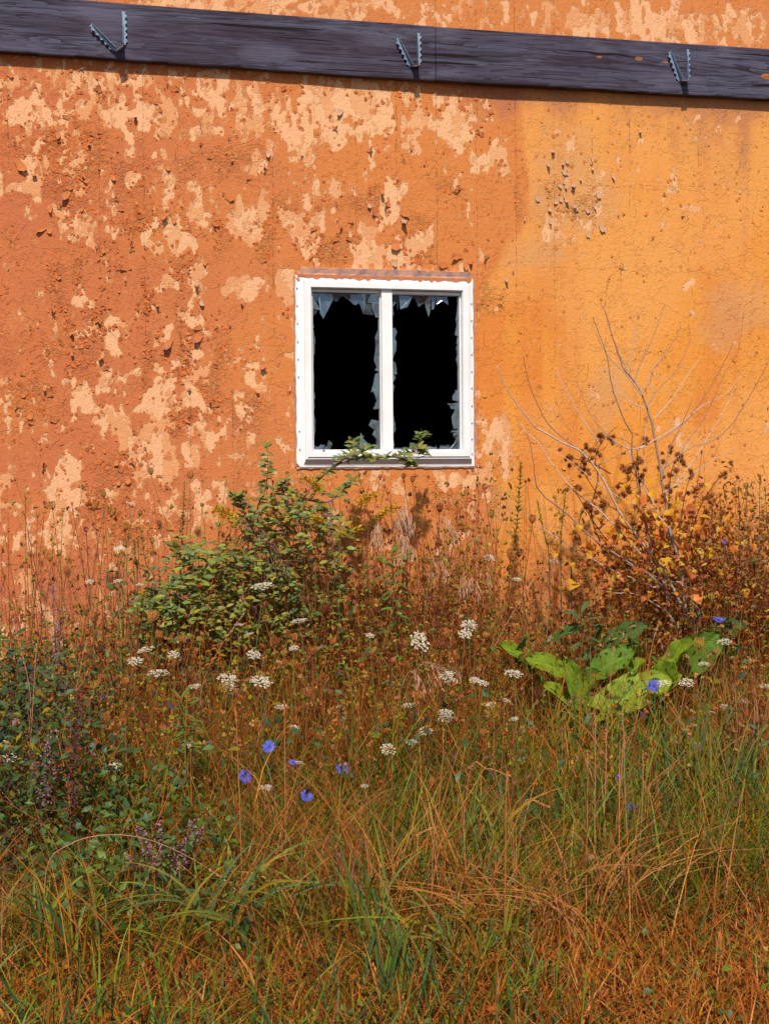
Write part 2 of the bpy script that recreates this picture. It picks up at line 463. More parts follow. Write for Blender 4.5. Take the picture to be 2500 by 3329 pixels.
# ------------------------------------------------------------------ wall surface
def vnoise(x, y, seed):
    xi = np.floor(x).astype(np.int64); yi = np.floor(y).astype(np.int64)
    fx = x - xi; fy = y - yi; fx = fx * fx * (3 - 2 * fx); fy = fy * fy * (3 - 2 * fy)
    def h(a, b):
        k = (a * 374761393 + b * 668265263 + seed * 974711) & 0x7fffffff
        k = ((k ^ (k >> 13)) * 1274126177) & 0x7fffffff
        return ((k ^ (k >> 16)) & 0xffff) / 65535.0
    return (h(xi, yi) * (1 - fx) + h(xi + 1, yi) * fx) * (1 - fy) + (h(xi, yi + 1) * (1 - fx) + h(xi + 1, yi + 1) * fx) * fy

def fbm(x, y, seed, o=4):
    s = 0; a = 0.5; n = 0
    for k in range(o):
        s = s + a * vnoise(x * 2 ** k, y * 2 ** k, seed + k); n += a; a *= 0.5
    return s / n

def crop(x0, y0, sc, rows):
    return [(x0 + a / sc, y0 + b / sc, c / sc, d / sc, e) for (a, b, c, d, e) in rows]
S_, M_, W_ = 0.78, 0.50, 0.30
PATCH = []
PATCH += crop(0, 150, 1.954, [
    (150,420,150,120,S_),(420,200,120,90,M_),(250,250,210,130,M_),(700,420,140,70,S_),(1000,430,140,120,S_),(1300,300,140,180,M_),
    (1600,400,110,140,S_),(720,250,70,70,M_),(230,590,210,70,M_),(450,750,130,140,M_),(800,620,38,110,S_),(215,830,60,115,S_),(110,920,75,38,S_),
    (185,960,28,45,S_),(500,900,95,55,M_),(410,1080,40,105,S_),(530,1130,60,105,S_),(1080,720,50,42,S_),(860,850,48,55,S_),(1080,930,75,115,M_),
    (1230,950,65,125,M_),(1000,1180,95,95,S_),(1230,1090,80,105,S_),(1100,1250,125,45,S_),(1580,740,62,65,S_),(1570,1090,125,145,S_),(1620,960,45,65,S_),
    (1230,1360,34,115,S_),(1100,1390,45,65,M_),(680,1000,55,85,W_),(640,1150,65,55,M_),(630,860,34,65,M_),(320,1000,22,65,M_),(10,800,14,135,S_),(660,720,65,65,W_),
    (420,460,90,60,M_),(1150,480,120,60,M_),(60,200,70,80,M_)])
PATCH += crop(850, 150, 1.954, [
    (150,400,160,190,M_),(420,420,180,160,S_),(700,420,160,180,S_),(900,420,170,180,M_),(1220,490,115,105,1.0),(980,620,85,65,S_),(250,640,75,65,S_),
    (500,610,65,32,S_),(60,640,38,32,S_),(1430,670,105,32,S_),(1510,760,48,65,S_),(1390,730,42,32,M_),(690,730,55,55,M_),(270,830,65,105,M_),(400,930,115,65,S_),
    (260,1150,115,120,S_),(810,1000,38,125,S_),(890,1000,48,85,S_),(680,1250,115,155,S_),(700,1100,85,85,M_),(920,1320,95,90,1.0),(15,1050,18,125,S_),
    (330,1300,45,55,S_),(1310,1080,10,45,S_),(1320,1360,22,85,S_),(1020,1270,28,65,S_),(1250,300,60,40,W_),(1440,390,30,40,W_)])
PATCH += crop(1650, 150, 1.954, [
    (350,1090,62,62,S_),(250,1130,42,42,S_),(570,960,52,75,S_),(490,1080,30,85,S_),(440,1090,22,62,S_),(390,1200,62,52,S_),(340,1150,42,62,S_),(310,1260,22,27,S_),
    (290,870,42,42,M_),(440,790,27,37,S_),(430,630,25,52,S_),(590,790,27,37,S_),(1070,870,48,52,S_),(945,1060,22,22,S_),(1200,1060,22,22,S_),(970,1110,32,52,M_),
    (1220,1230,17,32,S_),(1240,510,32,32,M_),(330,560,27,22,S_),(710,1010,17,22,S_),(550,1090,17,42,S_),(1200,650,330,200,0.13),(640,580,130,80,0.16),(480,1320,60,30,M_)])
PATCH += crop(0, 850, 1.661, [
    (460,200,34,42,S_),(945,80,28,55,S_),(1050,80,48,65,S_),(1100,150,32,52,S_),(1060,220,42,32,S_),(1060,320,48,42,S_),(440,340,62,42,S_),(355,375,22,32,S_),
    (560,360,42,32,S_),(630,385,38,18,S_),(890,370,52,32,S_),(425,460,32,38,S_),(570,455,32,22,S_),(590,590,72,42,S_),(690,540,32,32,S_),(1020,500,62,62,M_),
    (1060,600,52,42,S_),(850,545,27,32,S_),(1340,150,85,62,S_),(1420,150,105,52,M_),(1560,130,65,90,S_),(1370,600,72,85,M_),(1400,660,42,42,S_),(1360,470,52,52,M_),
    (410,730,64,85,S_),(480,770,42,52,S_),(580,760,55,52,S_),(870,740,105,65,S_),(1070,740,50,65,S_),(650,890,95,85,S_),(720,950,42,62,S_),(900,860,95,65,S_),
    (870,1000,95,125,S_),(700,1080,62,115,S_),(900,1130,62,75,S_),(1270,820,44,48,S_),(1100,880,42,65,S_),(1340,975,32,27,S_),(1350,890,38,27,S_),(1020,940,22,52,S_),
    (1250,740,42,32,M_),(510,860,32,32,S_),(380,860,22,27,S_),(345,1180,50,125,S_),(350,1290,62,42,S_),(1080,1280,58,95,S_),(1060,1420,48,42,S_),(870,1300,72,95,M_),
    (850,1420,85,85,M_),(330,1430,55,115,S_),(135,1480,55,95,S_),(10,1250,34,95,S_),(180,1620,34,65,M_),(140,1760,22,52,S_),(60,1350,34,42,W_),(620,1250,52,42,W_),
    (1040,1070,32,52,S_),(370,1540,27,42,M_),(240,720,27,52,M_),(640,1500,52,62,M_),(230,1830,22,32,S_),(5,560,12,62,S_),(1580,700,25,300,M_),(1585,350,20,150,M_),(1570,1000,25,60,M_)])
PATCH += crop(1500, 850, 1.661, [
    (180,960,75,115,S_),(210,1110,44,55,S_),(120,1000,55,75,M_),(745,720,38,22,1.0),(750,660,42,27,M_),(555,840,55,16,M_),(1220,78,38,19,S_),(1230,220,22,16,M_),
    (910,270,27,14,S_),(120,685,22,16,S_),(1200,960,55,38,M_),(1150,890,52,22,M_),(1080,885,22,17,S_),(1610,900,32,32,S_),(1630,790,32,32,M_),(1240,450,45,85,W_),
    (100,1150,62,62,S_),(60,1250,42,95,M_),(80,1330,62,62,M_),(120,260,40,50,M_),(80,500,18,250,M_)])
PATCH += crop(1200, 1500, 2.373, [
    (620,120,115,65,S_),(60,100,65,65,M_),(830,130,95,85,S_),(820,350,62,95,M_),(310,250,32,62,M_),(170,260,52,62,M_),(250,700,125,125,M_),(600,700,85,85,M_),(700,560,105,85,M_)])
PATCH += crop(650, 1400, 2.076, [
    (30,450,44,115,S_),(1180,310,75,65,M_),(890,570,54,64,S_),(1240,400,42,62,M_),(900,700,44,54,M_)])
PATCH += [(760,20,260,45,0.7),(1080,30,260,40,0.62),(1500,40,200,50,0.42),(1980,70,240,60,0.62),(2300,80,200,60,0.60),(2450,90,100,60,0.5),(1750,60,120,40,0.25)]
FLAKY = [(100,480,130,70),(330,560,230,180),(500,760,260,140),(259,1048,110,200),(541,1090,120,270),(120,1240,150,150),(710,1180,95,190),(925,760,95,150),
         (1080,760,90,150),(1440,660,95,115),(1360,790,65,105),(1830,640,115,95),(1690,660,30,115),(1596,985,55,100),(1600,1450,65,105),(450,1600,250,170),
         (1500,1630,135,95),(812,1362,85,95),(1200,640,120,60),(620,1350,200,120),(180,900,150,80),(700,500,200,60)]

xs = np.unique(np.round(np.concatenate([np.linspace(-7, -2.45, 24), np.arange(-2.45, 2.75, 0.0075), np.linspace(2.75, 11, 34)]), 5))
zs = np.unique(np.round(np.concatenate([np.linspace(-0.6, 0.25, 10), np.arange(0.25, 3.75, 0.0075), np.linspace(3.75, 5.2, 14)]), 5))
# the window opening (rough hole behind the flange)
WX0, WX1 = -0.40598, -0.40598 + 0.85770
WZ1 = 1.15186 + ZOFF; WZ0 = WZ1 - 0.88699
for v in (WX0 + 0.004, WX1 - 0.004): xs[np.argmin(abs(xs - v))] = v
for v in (WZ0 + 0.004, WZ1 - 0.004): zs[np.argmin(abs(zs - v))] = v
XX, ZZ = np.meshgrid(xs, zs)
P = np.stack([XX, 0 * XX, ZZ], -1).reshape(-1, 3)
PX, PY = project(P)

def sst(v, lo, hi):
    q = np.clip((v - lo) / (hi - lo), 0, 1); return q * q * (3 - 2 * q)

def fields(PX, PY, X, Z):
    wx = (fbm(X * 8, Z * 6, 3) - 0.5) * 120; wy = (fbm(X * 8, Z * 6, 9) - 0.5) * 120
    ux, uy = PX + wx, PY + wy
    f = np.zeros_like(PX)
    for (a, b, c, d, e) in PATCH:
        q = ((ux - a) / (c * 1.22)) ** 2 + ((uy - b) / (d * 1.22)) ** 2
        f = np.maximum(f, e * np.clip(1.3 - q * 0.9, 0, 1) ** 0.8) + 0.05 * e * np.clip(1 - q, 0, 1)
    # the top band under the board is worn all along the orange half
    band = np.clip(1 - ((PY - np.interp(PX, [0, 1700], [285, 390])) / 150) ** 2, 0, 1) * np.clip((1640 - PX) / 160, 0, 1)
    f = np.maximum(f, 0.50 * band)
    f = np.maximum(f, 0.20 * sst(PY, 700, 1300) * np.clip((1000 - PX) / 300, 0, 1))
    spk = 0.22 * np.clip(1 - ((PX - 2150) / 420) ** 2 - ((PY - 560) / 380) ** 2, 0, 1)
    f = np.maximum(f, spk)
    yb = np.interp(PY, [0, 280, 480, 560, 700, 750, 800, 900, 960, 1500, 1560, 1700, 1900, 2300], [1700, 1695, 1700, 1715, 1722, 1690, 1655, 1600, 1555, 1560, 1590, 1610, 1620, 1650])
    yel = np.clip((PX - yb) / 80 + 0.5, 0, 1) * np.clip((PY - 235) / 60, 0, 1)
    yel = sst(yel + (fbm(X * 16, Z * 9, 61) - 0.5) * 0.55, 0.30, 0.70)
    yel = yel * (1 - 0.75 * sst(PY + (fbm(X * 3, Z * 3, 64) - 0.5) * 300, 1650, 2050))
    inside = ((PX > -60) & (PX < 2560) & (PY > -60)).astype(float)
    extra = np.clip(fbm(X * 2.2, Z * 2.2, 21) - 0.42, 0, 1) * 2.2 * (1 - inside)
    mid = (fbm(X * 36, Z * 22, 71, 3) - 0.5) * 1.75 + (fbm(X * 8, Z * 5, 75, 3) - 0.5) * 0.5
    peel = -0.50 + f + extra - 0.16 * yel + mid
    fl = np.zeros_like(PX)
    for (a, b, c, d) in FLAKY:
        q = ((ux - a) / c) ** 2 + ((uy - b) / d) ** 2
        fl = np.maximum(fl, np.clip(1.15 - q, 0, 1))
    fl = np.clip(fl * sst(fbm(X * 10, Z * 8, 31), 0.32, 0.68), 0, 1)
    tone = sst(fbm(X * 1.7, Z * 1.7, 81, 5), 0.36, 0.64)
    streak = sst(fbm(X * 9, Z * 0.8, 85, 4) * 0.6 + fbm(X * 1.5, Z * 1.5, 88, 4) * 0.4, 0.42, 0.62)
    stain = np.clip(1 - (PY - np.interp(PX, [0, 2500], [200, 340])) / 150, 0, 1) * np.clip((PX - 1350) / 300, 0, 1) * (PY > 180)
    stain = np.maximum(stain, 0.5 * np.clip(1 - ((PX - 2240) / 380) ** 2 - ((PY - 440) / 240) ** 2, 0, 1))
    stain = np.maximum(stain, 0.5 * sst(PY, 1500, 2000))
    stain = sst(stain * 0.9 + (fbm(X * 6, Z * 1.6, 91) - 0.5) * 1.1 + (fbm(X * 20, Z * 14, 93) - 0.5) * 0.4, 0.25, 1.0)
    grey = np.zeros_like(PX)
    for (a, b, c, d) in ((1830, 500, 150, 170), (1830, 620, 150, 120), (1835, 625, 230, 170), (1760, 800, 170, 100), (2380, 1050, 150, 150), (1980, 1300, 100, 160), (1600, 1700, 90, 160)):
        grey = np.maximum(grey, np.clip(1 - ((ux - a) / c) ** 2 - ((uy - b) / d) ** 2, 0, 1))
    grey = sst(grey * 0.7 + (fbm(X * 7, Z * 6, 95) - 0.5) * 1.0, 0.15, 0.75)
    keep = fbm(X * 2.3, Z * 1.4, 97, 4)
    layer = fbm(X * 15, Z * 8, 99, 4)
    keep = keep - 0.10 * yel
    return peel, yel, fl, stain, grey, tone, streak, keep, layer

FLD = fields(PX, PY, P[:, 0], P[:, 2])
n_x, n_z = len(xs), len(zs)
idx = np.arange(n_x * n_z).reshape(n_z, n_x)
F = np.stack([idx[:-1, :-1], idx[:-1, 1:], idx[1:, 1:], idx[1:, :-1]], -1).reshape(-1, 4)
cxf = P[F, 0].mean(1); czf = P[F, 2].mean(1)
keep = ~((cxf > WX0 + 0.004) & (cxf < WX1 - 0.004) & (czf > WZ0 + 0.004) & (czf < WZ1 - 0.004))
# slight unevenness of the render coat
P[:, 1] = (fbm(P[:, 0] * 1.5, P[:, 2] * 1.5, 51) - 0.5) * 0.010
inwin = (P[:, 0] > WX0 - 0.08) & (P[:, 0] < WX1 + 0.08) & (P[:, 2] > WZ0 - 0.08) & (P[:, 2] < WZ1 + 0.08)
P[inwin, 1] *= 0.1

building = thing('derelict_building', 'weathered orange building wall with peeling paint and a broken white window', 'building', (0, 0, 0))
wall = big_mesh('wall', P, F[keep], None, M['wall'], building, smooth=True,
                attrs=dict(zip(('peel', 'yellow', 'flaky', 'stain', 'greyed', 'tone', 'streak', 'keep', 'layer'), FLD)))
wall['label'] = 'orange and yellow painted wall with peeling patches of bare plaster'
# reveal, room behind
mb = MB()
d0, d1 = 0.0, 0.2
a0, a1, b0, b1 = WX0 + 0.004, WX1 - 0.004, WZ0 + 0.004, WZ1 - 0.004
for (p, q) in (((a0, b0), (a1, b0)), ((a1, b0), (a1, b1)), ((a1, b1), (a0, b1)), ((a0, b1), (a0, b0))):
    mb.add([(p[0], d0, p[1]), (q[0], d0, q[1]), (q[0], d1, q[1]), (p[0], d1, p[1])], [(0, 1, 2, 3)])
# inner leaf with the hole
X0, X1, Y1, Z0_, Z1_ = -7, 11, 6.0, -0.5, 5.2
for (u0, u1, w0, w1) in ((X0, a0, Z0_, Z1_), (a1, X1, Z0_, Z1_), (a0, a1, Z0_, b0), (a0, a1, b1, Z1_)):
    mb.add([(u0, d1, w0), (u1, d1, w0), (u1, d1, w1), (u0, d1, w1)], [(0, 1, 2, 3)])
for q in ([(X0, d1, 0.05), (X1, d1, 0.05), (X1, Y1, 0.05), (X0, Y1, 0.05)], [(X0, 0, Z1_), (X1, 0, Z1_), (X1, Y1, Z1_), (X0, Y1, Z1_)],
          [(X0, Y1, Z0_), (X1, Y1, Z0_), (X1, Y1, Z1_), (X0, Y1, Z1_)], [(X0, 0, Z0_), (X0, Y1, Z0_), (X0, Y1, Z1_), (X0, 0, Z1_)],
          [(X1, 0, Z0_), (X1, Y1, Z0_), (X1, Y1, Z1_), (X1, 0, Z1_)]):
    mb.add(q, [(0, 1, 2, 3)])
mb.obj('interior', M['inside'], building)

# ------------------------------------------------------------------ ledger boards
def ledger(x0, x1, z0l, z0r, zl, zr, y0):
    n = max(8, int((x1 - x0) / 0.06)); rows = 10
    V = []; F = []
    ts = np.linspace(0, 1, n + 1)
    prof = [(-0.004, 0.0), (y0, 0.006), (y0 - 0.002, 0.03), (y0 - 0.003, 0.25), (y0 - 0.002, 0.5), (y0 - 0.003, 0.75), (y0 - 0.002, 0.97), (y0, 0.994), (-0.004, 1.0)]
    for t in ts:
        x = x0 + (x1 - x0) * t
        b = z0l + (z0r - z0l) * t; tp = zl + (zr - zl) * t
        wob = 0.0010 * math.sin(x * 7.1) + 0.0008 * math.sin(x * 17.3 + 1)
        for (y, k) in prof:
            V.append((x, y - 0.003 * math.sin(x * 2.3 + k), b + (tp - b) * k + wob * (1 if k < 0.5 else 0.4)))
    m = len(prof)
    for i in range(n):
        for j in range(m - 1):
            F.append((i * m + j, (i + 1) * m + j, (i + 1) * m + j + 1, i * m + j + 1))
    F.append(tuple(range(m))); F.append(tuple(range(n * m, n * m + m))[::-1])
    return MB().add(V, F).obj('ledger_board', M['wood'], building)

def zat(px, py, x):
    """height on the front of the boards at x for the edge line through (px, py)"""
    return at(px, py, -0.047)[2]
bl = ledger(-6.9, seam_x - 0.0015, ZB_B + 0.036, zat(1415, 260, 0), ZB_T + 0.03, zat(1415, 83, 0), -0.044)
br_ = ledger(seam_x + 0.0015, 9.5, zat(1417, 261, 0) + 0.002, ZB_B - 0.0 + 0.012, zat(1417, 84, 0) - 0.002, ZB_T + 0.012, -0.049)
bl['label'] = 'longer weathered grey board meeting its neighbour above the window'
br_['label'] = 'weathered grey board with orange knots, right of the joint'

# joist hangers
def scallop(L, w, n=5):
    """outline of a flange: one straight edge, one scalloped edge; along z"""
    pts = [(0, 0), (0, L)]
    pts.append((w * 0.8, L))
    for i in range(n * 4 + 1):
        t = i / (n * 4)
        pts.append((w * (0.72 + 0.28 * math.cos(t * n * 2 * math.pi + math.pi)), L * (0.97 - 0.94 * t)))
    pts.append((w * 0.7, 0))
    return pts

def hanger(ptop_r, pbot_r, ptop_l, pbot_l, label):
    Yb = -0.0535
    A, B, Cc, D = (at(*p, Yb) for p in (ptop_r, pbot_r, ptop_l, pbot_l))
    root = bpy.data.objects.new('joist_hanger', None); COL.objects.link(root); root.parent = building; root['label'] = label
    root.location = [float(v) for v in (B + D) / 2]
    O = (B + D) / 2
    def strip(top, bot, sgn, lift):
        ax = unit(top - bot); sd = np.array([ax[2], 0, -ax[0]]) * sgn
        L = np.linalg.norm(top - bot)
        mbf = MB()
        pts = scallop(L, 0.021)
        th = 0.0016
        V = []
        for k in (0, 1):
            for (u, v) in pts:
                yy = -lift * (v / L) - k * th
                V.append(bot - O + sd * u + ax * v + np.array([0, yy, 0]))
        n = len(pts)
        Fs = [tuple(range(n)), tuple(range(n, 2 * n))[::-1]] + [(i, (i + 1) % n, n + (i + 1) % n, n + i) for i in range(n)]
        mbf.add(V, Fs)
        fl_ = mbf.obj('flange', M['steel'], root)
        for i in range(5):
            v = L * (0.93 - 0.2 * i); u = 0.010 if i % 2 else 0.013
            c = bot - O + sd * u + ax * v + np.array([0, -lift * v / L - th - 0.0006, 0])
            h = MB()
            ring = [c + 0.0026 * (math.cos(a) * sd + math.sin(a) * ax) for a in np.linspace(0, 2 * np.pi, 7)[:-1]]
            h.add(ring, [tuple(range(6))[::-1]]); h.obj('nail_hole', M['hole'], root)
        # side plate standing out from the board
        w = 0.030
        s = MB(); e = sd * -0.0012
        V = [bot - O, top - O + np.array([0, -lift, 0]), top - O + np.array([0, -lift - 0.010, 0]), bot - O + ax * L * 0.55 + np.array([0, -0.026, 0]), bot - O + np.array([0, -w, 0])]
        V = [v + e for v in V] + [v + 2 * e for v in V]
        s.add(V, [(0, 1, 2, 3, 4), (9, 8, 7, 6, 5)] + [(i, (i + 1) % 5, 5 + (i + 1) % 5, 5 + i) for i in range(5)])
        s.obj('side_plate', M['steel'], root)
    strip(A, B, 1, 0.002)
    strip(Cc, D, -1, 0.014)
    s = MB()
    dn = np.array([0, 0, -0.016])
    V = [D - O, B - O, B - O + np.array([0.0, -0.052, 0]) + dn, D - O + np.array([0.004, -0.052, 0]) + dn]
    V = V + [v + np.array([0, 0, -0.0018]) for v in V]
    s.add(V, [(0, 1, 2, 3), (7, 6, 5, 4)] + [(i, (i + 1) % 4, 4 + (i + 1) % 4, 4 + i) for i in range(4)])
    s.obj('seat', M['rust_steel'], root)

hanger((398, 36), (401, 143), (297, 79), (375, 158), 'bent steel joist hanger near the left end of the board')
hanger((1357, 106), (1358, 208), (1292, 124), (1338, 212), 'steel joist hanger just left of the board joint')
hanger((2231, 159), (2233, 257), (2175, 168), (2212, 260), 'steel joist hanger near the right end of the board')

# ------------------------------------------------------------------ window
win = bpy.data.objects.new('window', None); COL.objects.link(win); win.parent = building
win['label'] = 'white two-pane window with both panes smashed'
wc = at(1256, 1206, 0); win.location = [float(v) for v in wc]
def wl(a, b, Y=0.0):
    q = at(900 + a / 2.2147, 800 + b / 2.2147, Y); return q[0] - wc[0], q[2] - wc[2]
def wx(a): return wl(a, 900)[0]
def wz(b): return wl(790, b)[1]
def frame_ring(name, o, i, y0, y1, mat, bev=0.003, jag=0.0):
    """rectangular ring from outer rect o to inner rect i (x0, x1, z0, z1), front at y0, back at y1"""
    mbx = MB()
    def loop(r, y, k=0.0):
        x0, x1, z0, z1 = r
        return [(x0 + k, y, z0 + k), (x1 - k, y, z0 + k), (x1 - k, y, z1 - k), (x0 + k, y, z1 - k)]
    L = [loop(o, y1), loop(o, y0 + bev), loop(o, y0, bev), loop(i, y0, -bev), loop(i, y0 + bev), loop(i, y1)]
    V = [p for l in L for p in l]; F = []
    for a in range(5):
        for j in range(4):
            k = (j + 1) % 4
            F.append((a * 4 + j, a * 4 + k, (a + 1) * 4 + k, (a + 1) * 4 + j))
    mbx.add(V, F)
    return mbx.obj(name, mat, win)
ox0, ox1, oz1, oz0 = wx(136), wx(1412), wz(226), wz(1588)
fx0, fx1, fz1, fz0 = wx(196), wx(1382), wz(262), wz(1536)
gx0, gx1, gz1, gz0 = wx(246), wx(1324), wz(318), wz(1476)
LX0, LX1, RX0, RX1 = wx(262), wx(742), wx(828), wx(1312)
PZ1, PZ0 = wz(340), wz(1464)
# flange, with slightly uneven outer edge
mb = MB()
outer = []; 
def edge(p, q, n, amp):
    for i in range(n):
        t = i / n; j = random.uniform(-amp, amp)
        dx, dz = q[0] - p[0], q[1] - p[1]; L = math.hypot(dx, dz)
        outer.append((p[0] + dx * t - dz / L * j, p[1] + dz * t + dx / L * j))
edge((ox0, oz0 + 0.02), (ox0 + 0.016, oz0), 2, 0); edge((ox0 + 0.016, oz0), (ox1, oz0), 24, 0.0016); edge((ox1, oz0), (ox1, oz1), 30, 0.002); edge((ox1, oz1), (ox0, oz1), 26, 0.002); edge((ox0, oz1), (ox0, oz0 + 0.02), 30, 0.003)
inner = []
n = len(outer)
for (x, z) in outer:
    inner.append((min(max(x, fx0 + 0.004), fx1 - 0.004), min(max(z, fz0 + 0.004), fz1 - 0.004)))
V = [(x, -0.010, z) for x, z in outer] + [(x, -0.012, z) for x, z in inner] + [(x, -0.002, z) for x, z in outer]
F = [(i, (i + 1) % n, n + (i + 1) % n, n + i) for i in range(n)] + [((i + 1) % n, i, 2 * n + i, 2 * n + (i + 1) % n) for i in range(n)]
mb.add(V, F); mb.obj('flange', M['vinyl'], win)
for side in (0, 1):
    for b in ((320, 445, 570, 700, 825, 950, 1335, 1465) if side == 0 else (403, 527, 650, 775, 900, 1020, 1150, 1275, 1392, 1500)):
        x = (wx(147 + (b - 320) * 0.009) if side == 0 else wx(1399)); z = wz(b)
        h = MB(); box(h, x - 0.0025, x + 0.0025, -0.0135, -0.0115, z - 0.004, z + 0.004); h.obj('nail_hole', M['hole'], win)
frame_ring('frame', (fx0, fx1, fz0, fz1), (gx0, gx1, gz0, gz1), -0.034, 0.06, M['vinyl'])
frame_ring('frame_bead', (fx0 + 0.009, fx1 - 0.009, fz0 + 0.012, fz1 - 0.009), (gx0 - 0.003, gx1 + 0.003, gz0 - 0.004, gz1 + 0.003), -0.040, -0.03, M['vinyl'], 0.002)
# right (fixed) light sits forward, left sash slides behind
frame_ring('sash', (gx0, wx(752), gz0, gz1 - 0.001), (LX0, LX1, PZ0, PZ1), -0.006, 0.03, M['vinyl'])
frame_ring('sash', (wx(814), gx1, gz0 + 0.001, gz1 - 0.002), (RX0, RX1, PZ0 - 0.001, PZ1 - 0.004), -0.012, 0.025, M['vinyl'])
mb = MB(); box(mb, wx(751), wx(826), -0.024, 0.028, gz0 + 0.001, gz1 - 0.0015); mb.obj('mullion', M['vinyl'], win)
# bottom rail of the left sash, track and sloping sill nose
mb = MB(); box(mb, LX0 + 0.001, wx(750), -0.016, -0.005, gz0 + 0.002, PZ0 - 0.002); mb.obj('sash_rail', M['vinyl'], win)
mb = MB(); box(mb, wx(830), wx(1328), -0.020, -0.0115, gz0 + 0.002, PZ0 - 0.004); mb.obj('sash_rail', M['vinyl'], win)
mb = MB()
zt, zb_ = wz(1535), wz(1572)
mb.add([(fx0 - 0.002, -0.036, zt), (fx1 + 0.002, -0.036, zt), (fx1 + 0.008, -0.013, zb_), (fx0 - 0.008, -0.013, zb_)], [(3, 2, 1, 0)])
mb.obj('sill_drip', M['sill_shade'], win)
# glass left in the frame
def shards(x0, x1, z0, z1, y, depth, seed, n=(7, 12, 7, 12)):
    """broken glass still held by the sash: neighbours share their crack ends, so the torn edge runs on"""
    rs = random.Random(seed)
    w, h = x1 - x0, z1 - z0
    def pt(side, t, d):
        if side == 0: return (x0 + w * t, z1 - d)
        if side == 1: return (x1 - d, z1 - h * t)
        if side == 2: return (x1 - w * t, z0 + d)
        return (x0 + d, z0 + h * t)
    for side in range(4):
        k = n[side]; ln = w if side % 2 == 0 else h
        cuts = [0] + sorted((i + rs.uniform(-0.4, 0.4)) / k for i in range(1, k)) + [1]
        dc = [depth(side, t) * rs.choice((.3, .5, .8, 1.1)) for t in cuts]
        for i in range(k):
            if rs.random() < .10: continue
            t0, t1 = cuts[i], cuts[i + 1]
            sk0, sk1 = rs.uniform(-.02, .02) / ln * .8, rs.uniform(-.02, .02) / ln * .8
            pts = [pt(side, t0, -0.004), pt(side, t1, -0.004), pt(side, t1 + sk1, dc[i + 1] * .95)]
            m_ = rs.choice((1, 2, 3))
            for q in range(m_):
                f = 1 - (q + rs.uniform(.3, .7)) / m_
                pts.append(pt(side, t0 + (t1 - t0) * f, max(.003, (dc[i] + (dc[i + 1] - dc[i]) * f) * rs.choice((.5, .8, 1.05, 1.4)))))
            pts.append(pt(side, t0 + sk0, dc[i] * .9))
            m = MB(); th = 0.0028; np_ = len(pts)
            yy = y + rs.uniform(-0.003, 0.003); tilt = rs.uniform(-0.010, 0.010)
            V = [(p[0], yy + tilt * (1 if q >= 2 else 0), p[1]) for q, p in enumerate(pts)]
            V = V + [(a_, b_ + th, c_) for a_, b_, c_ in V]
            m.add(V, [tuple(range(np_)), tuple(range(2 * np_ - 1, np_ - 1, -1))] + [(j, (j + 1) % np_, np_ + (j + 1) % np_, np_ + j) for j in range(np_)])
            m.obj('glass_shard', M['glass'], win)
def dep_l(s, t):
    if s == 0: return 0.075 - 0.03 * math.sin(t * 6) + (0.05 if t < 0.2 else 0)
    if s == 1: return 0.022 + 0.02 * (abs(t - 0.75) < 0.2) + 0.03 * (t < 0.1)
    if s == 2: return 0.045 + 0.04 * (abs(t - 0.4) < 0.15)
    return 0.012 + 0.03 * (t > 0.85) + 0.05 * (t > 0.93)
def dep_r(s, t):
    if s == 0: return 0.045 + 0.03 * (abs(t - 0.55) < 0.1) + 0.03 * (t < 0.12)
    if s == 1: return 0.014 + 0.028 * (abs(t - 0.68) < 0.08) + 0.015 * (t > 0.85)
    if s == 2: return 0.035 + 0.02 * (t < 0.2)
    return 0.016 + 0.01 * (abs(t - 0.6) < 0.2)
shards(LX0, LX1, PZ0, PZ1, 0.012, dep_l, 3)
shards(RX0, RX1, PZ0 - 0.001, PZ1 - 0.004, 0.006, dep_r, 8)
# bare lintel strip, mastic bed and dribbles of paint over the flange
mb = MB()
zl0, zl1 = wz(228), wz(166)
nn = 30
V = []; F = []
for i in range(nn + 1):
    t = i / nn; x = wx(168) + (wx(1390) - wx(168)) * t
    dz = -0.012 * t * 0
    V += [(x, -0.004, zl0 + random.uniform(-.002, .002)), (x, -0.015 + random.uniform(-.002, .002), zl0 + 0.004), (x, -0.013 + random.uniform(-.002, .002), zl0 + 0.014), (x, -0.017, zl1 - 0.004 + random.uniform(-.002, .002)), (x, 0.0, zl1 + random.uniform(-.0015, .0015))]
for i in range(nn):
    for j in range(4): F.append((i * 5 + j, (i + 1) * 5 + j, (i + 1) * 5 + j + 1, i * 5 + j + 1))
mb.add(V, F); mb.obj('lintel_strip', M['lintel'], win)
mb = MB(); V = []; F = []
for i in range(61):
    t = i / 60; x = ox0 + 0.01 + (ox1 - ox0 - 0.02) * t
    V += [(x, -0.0165, oz1 + 0.004), (x, -0.0155, oz1 - 0.004 - abs(random.gauss(0, 0.006)) - (0.010 if random.random() < .12 else 0))]
for i in range(60): F.append((2 * i, 2 * i + 1, 2 * i + 3, 2 * i + 2))
mb.add(V, F); mb.obj('paint_fringe', M['fl_orange'], win)
def mastic(p, q, n, wid):
    m = MB(); pts = []
    for i in range(n + 1):
        t = i / n
        pts.append((p[0] + (q[0] - p[0]) * t + random.uniform(-.003, .003), -0.003, p[1] + (q[1] - p[1]) * t + random.uniform(-.003, .003)))
    tube(m, pts, wid, wid * 0.8, 5); m.obj('mastic_bead', M['mastic'], win)
mastic((ox1 + 0.004, oz0), (ox1 + 0.004, oz1 + 0.03), 40, 0.0055)
mastic((ox0 - 0.004, oz0), (ox0 - 0.004, oz1), 40, 0.005)
mastic((ox0, oz0 - 0.006), (ox1, oz0 - 0.006), 40, 0.006)

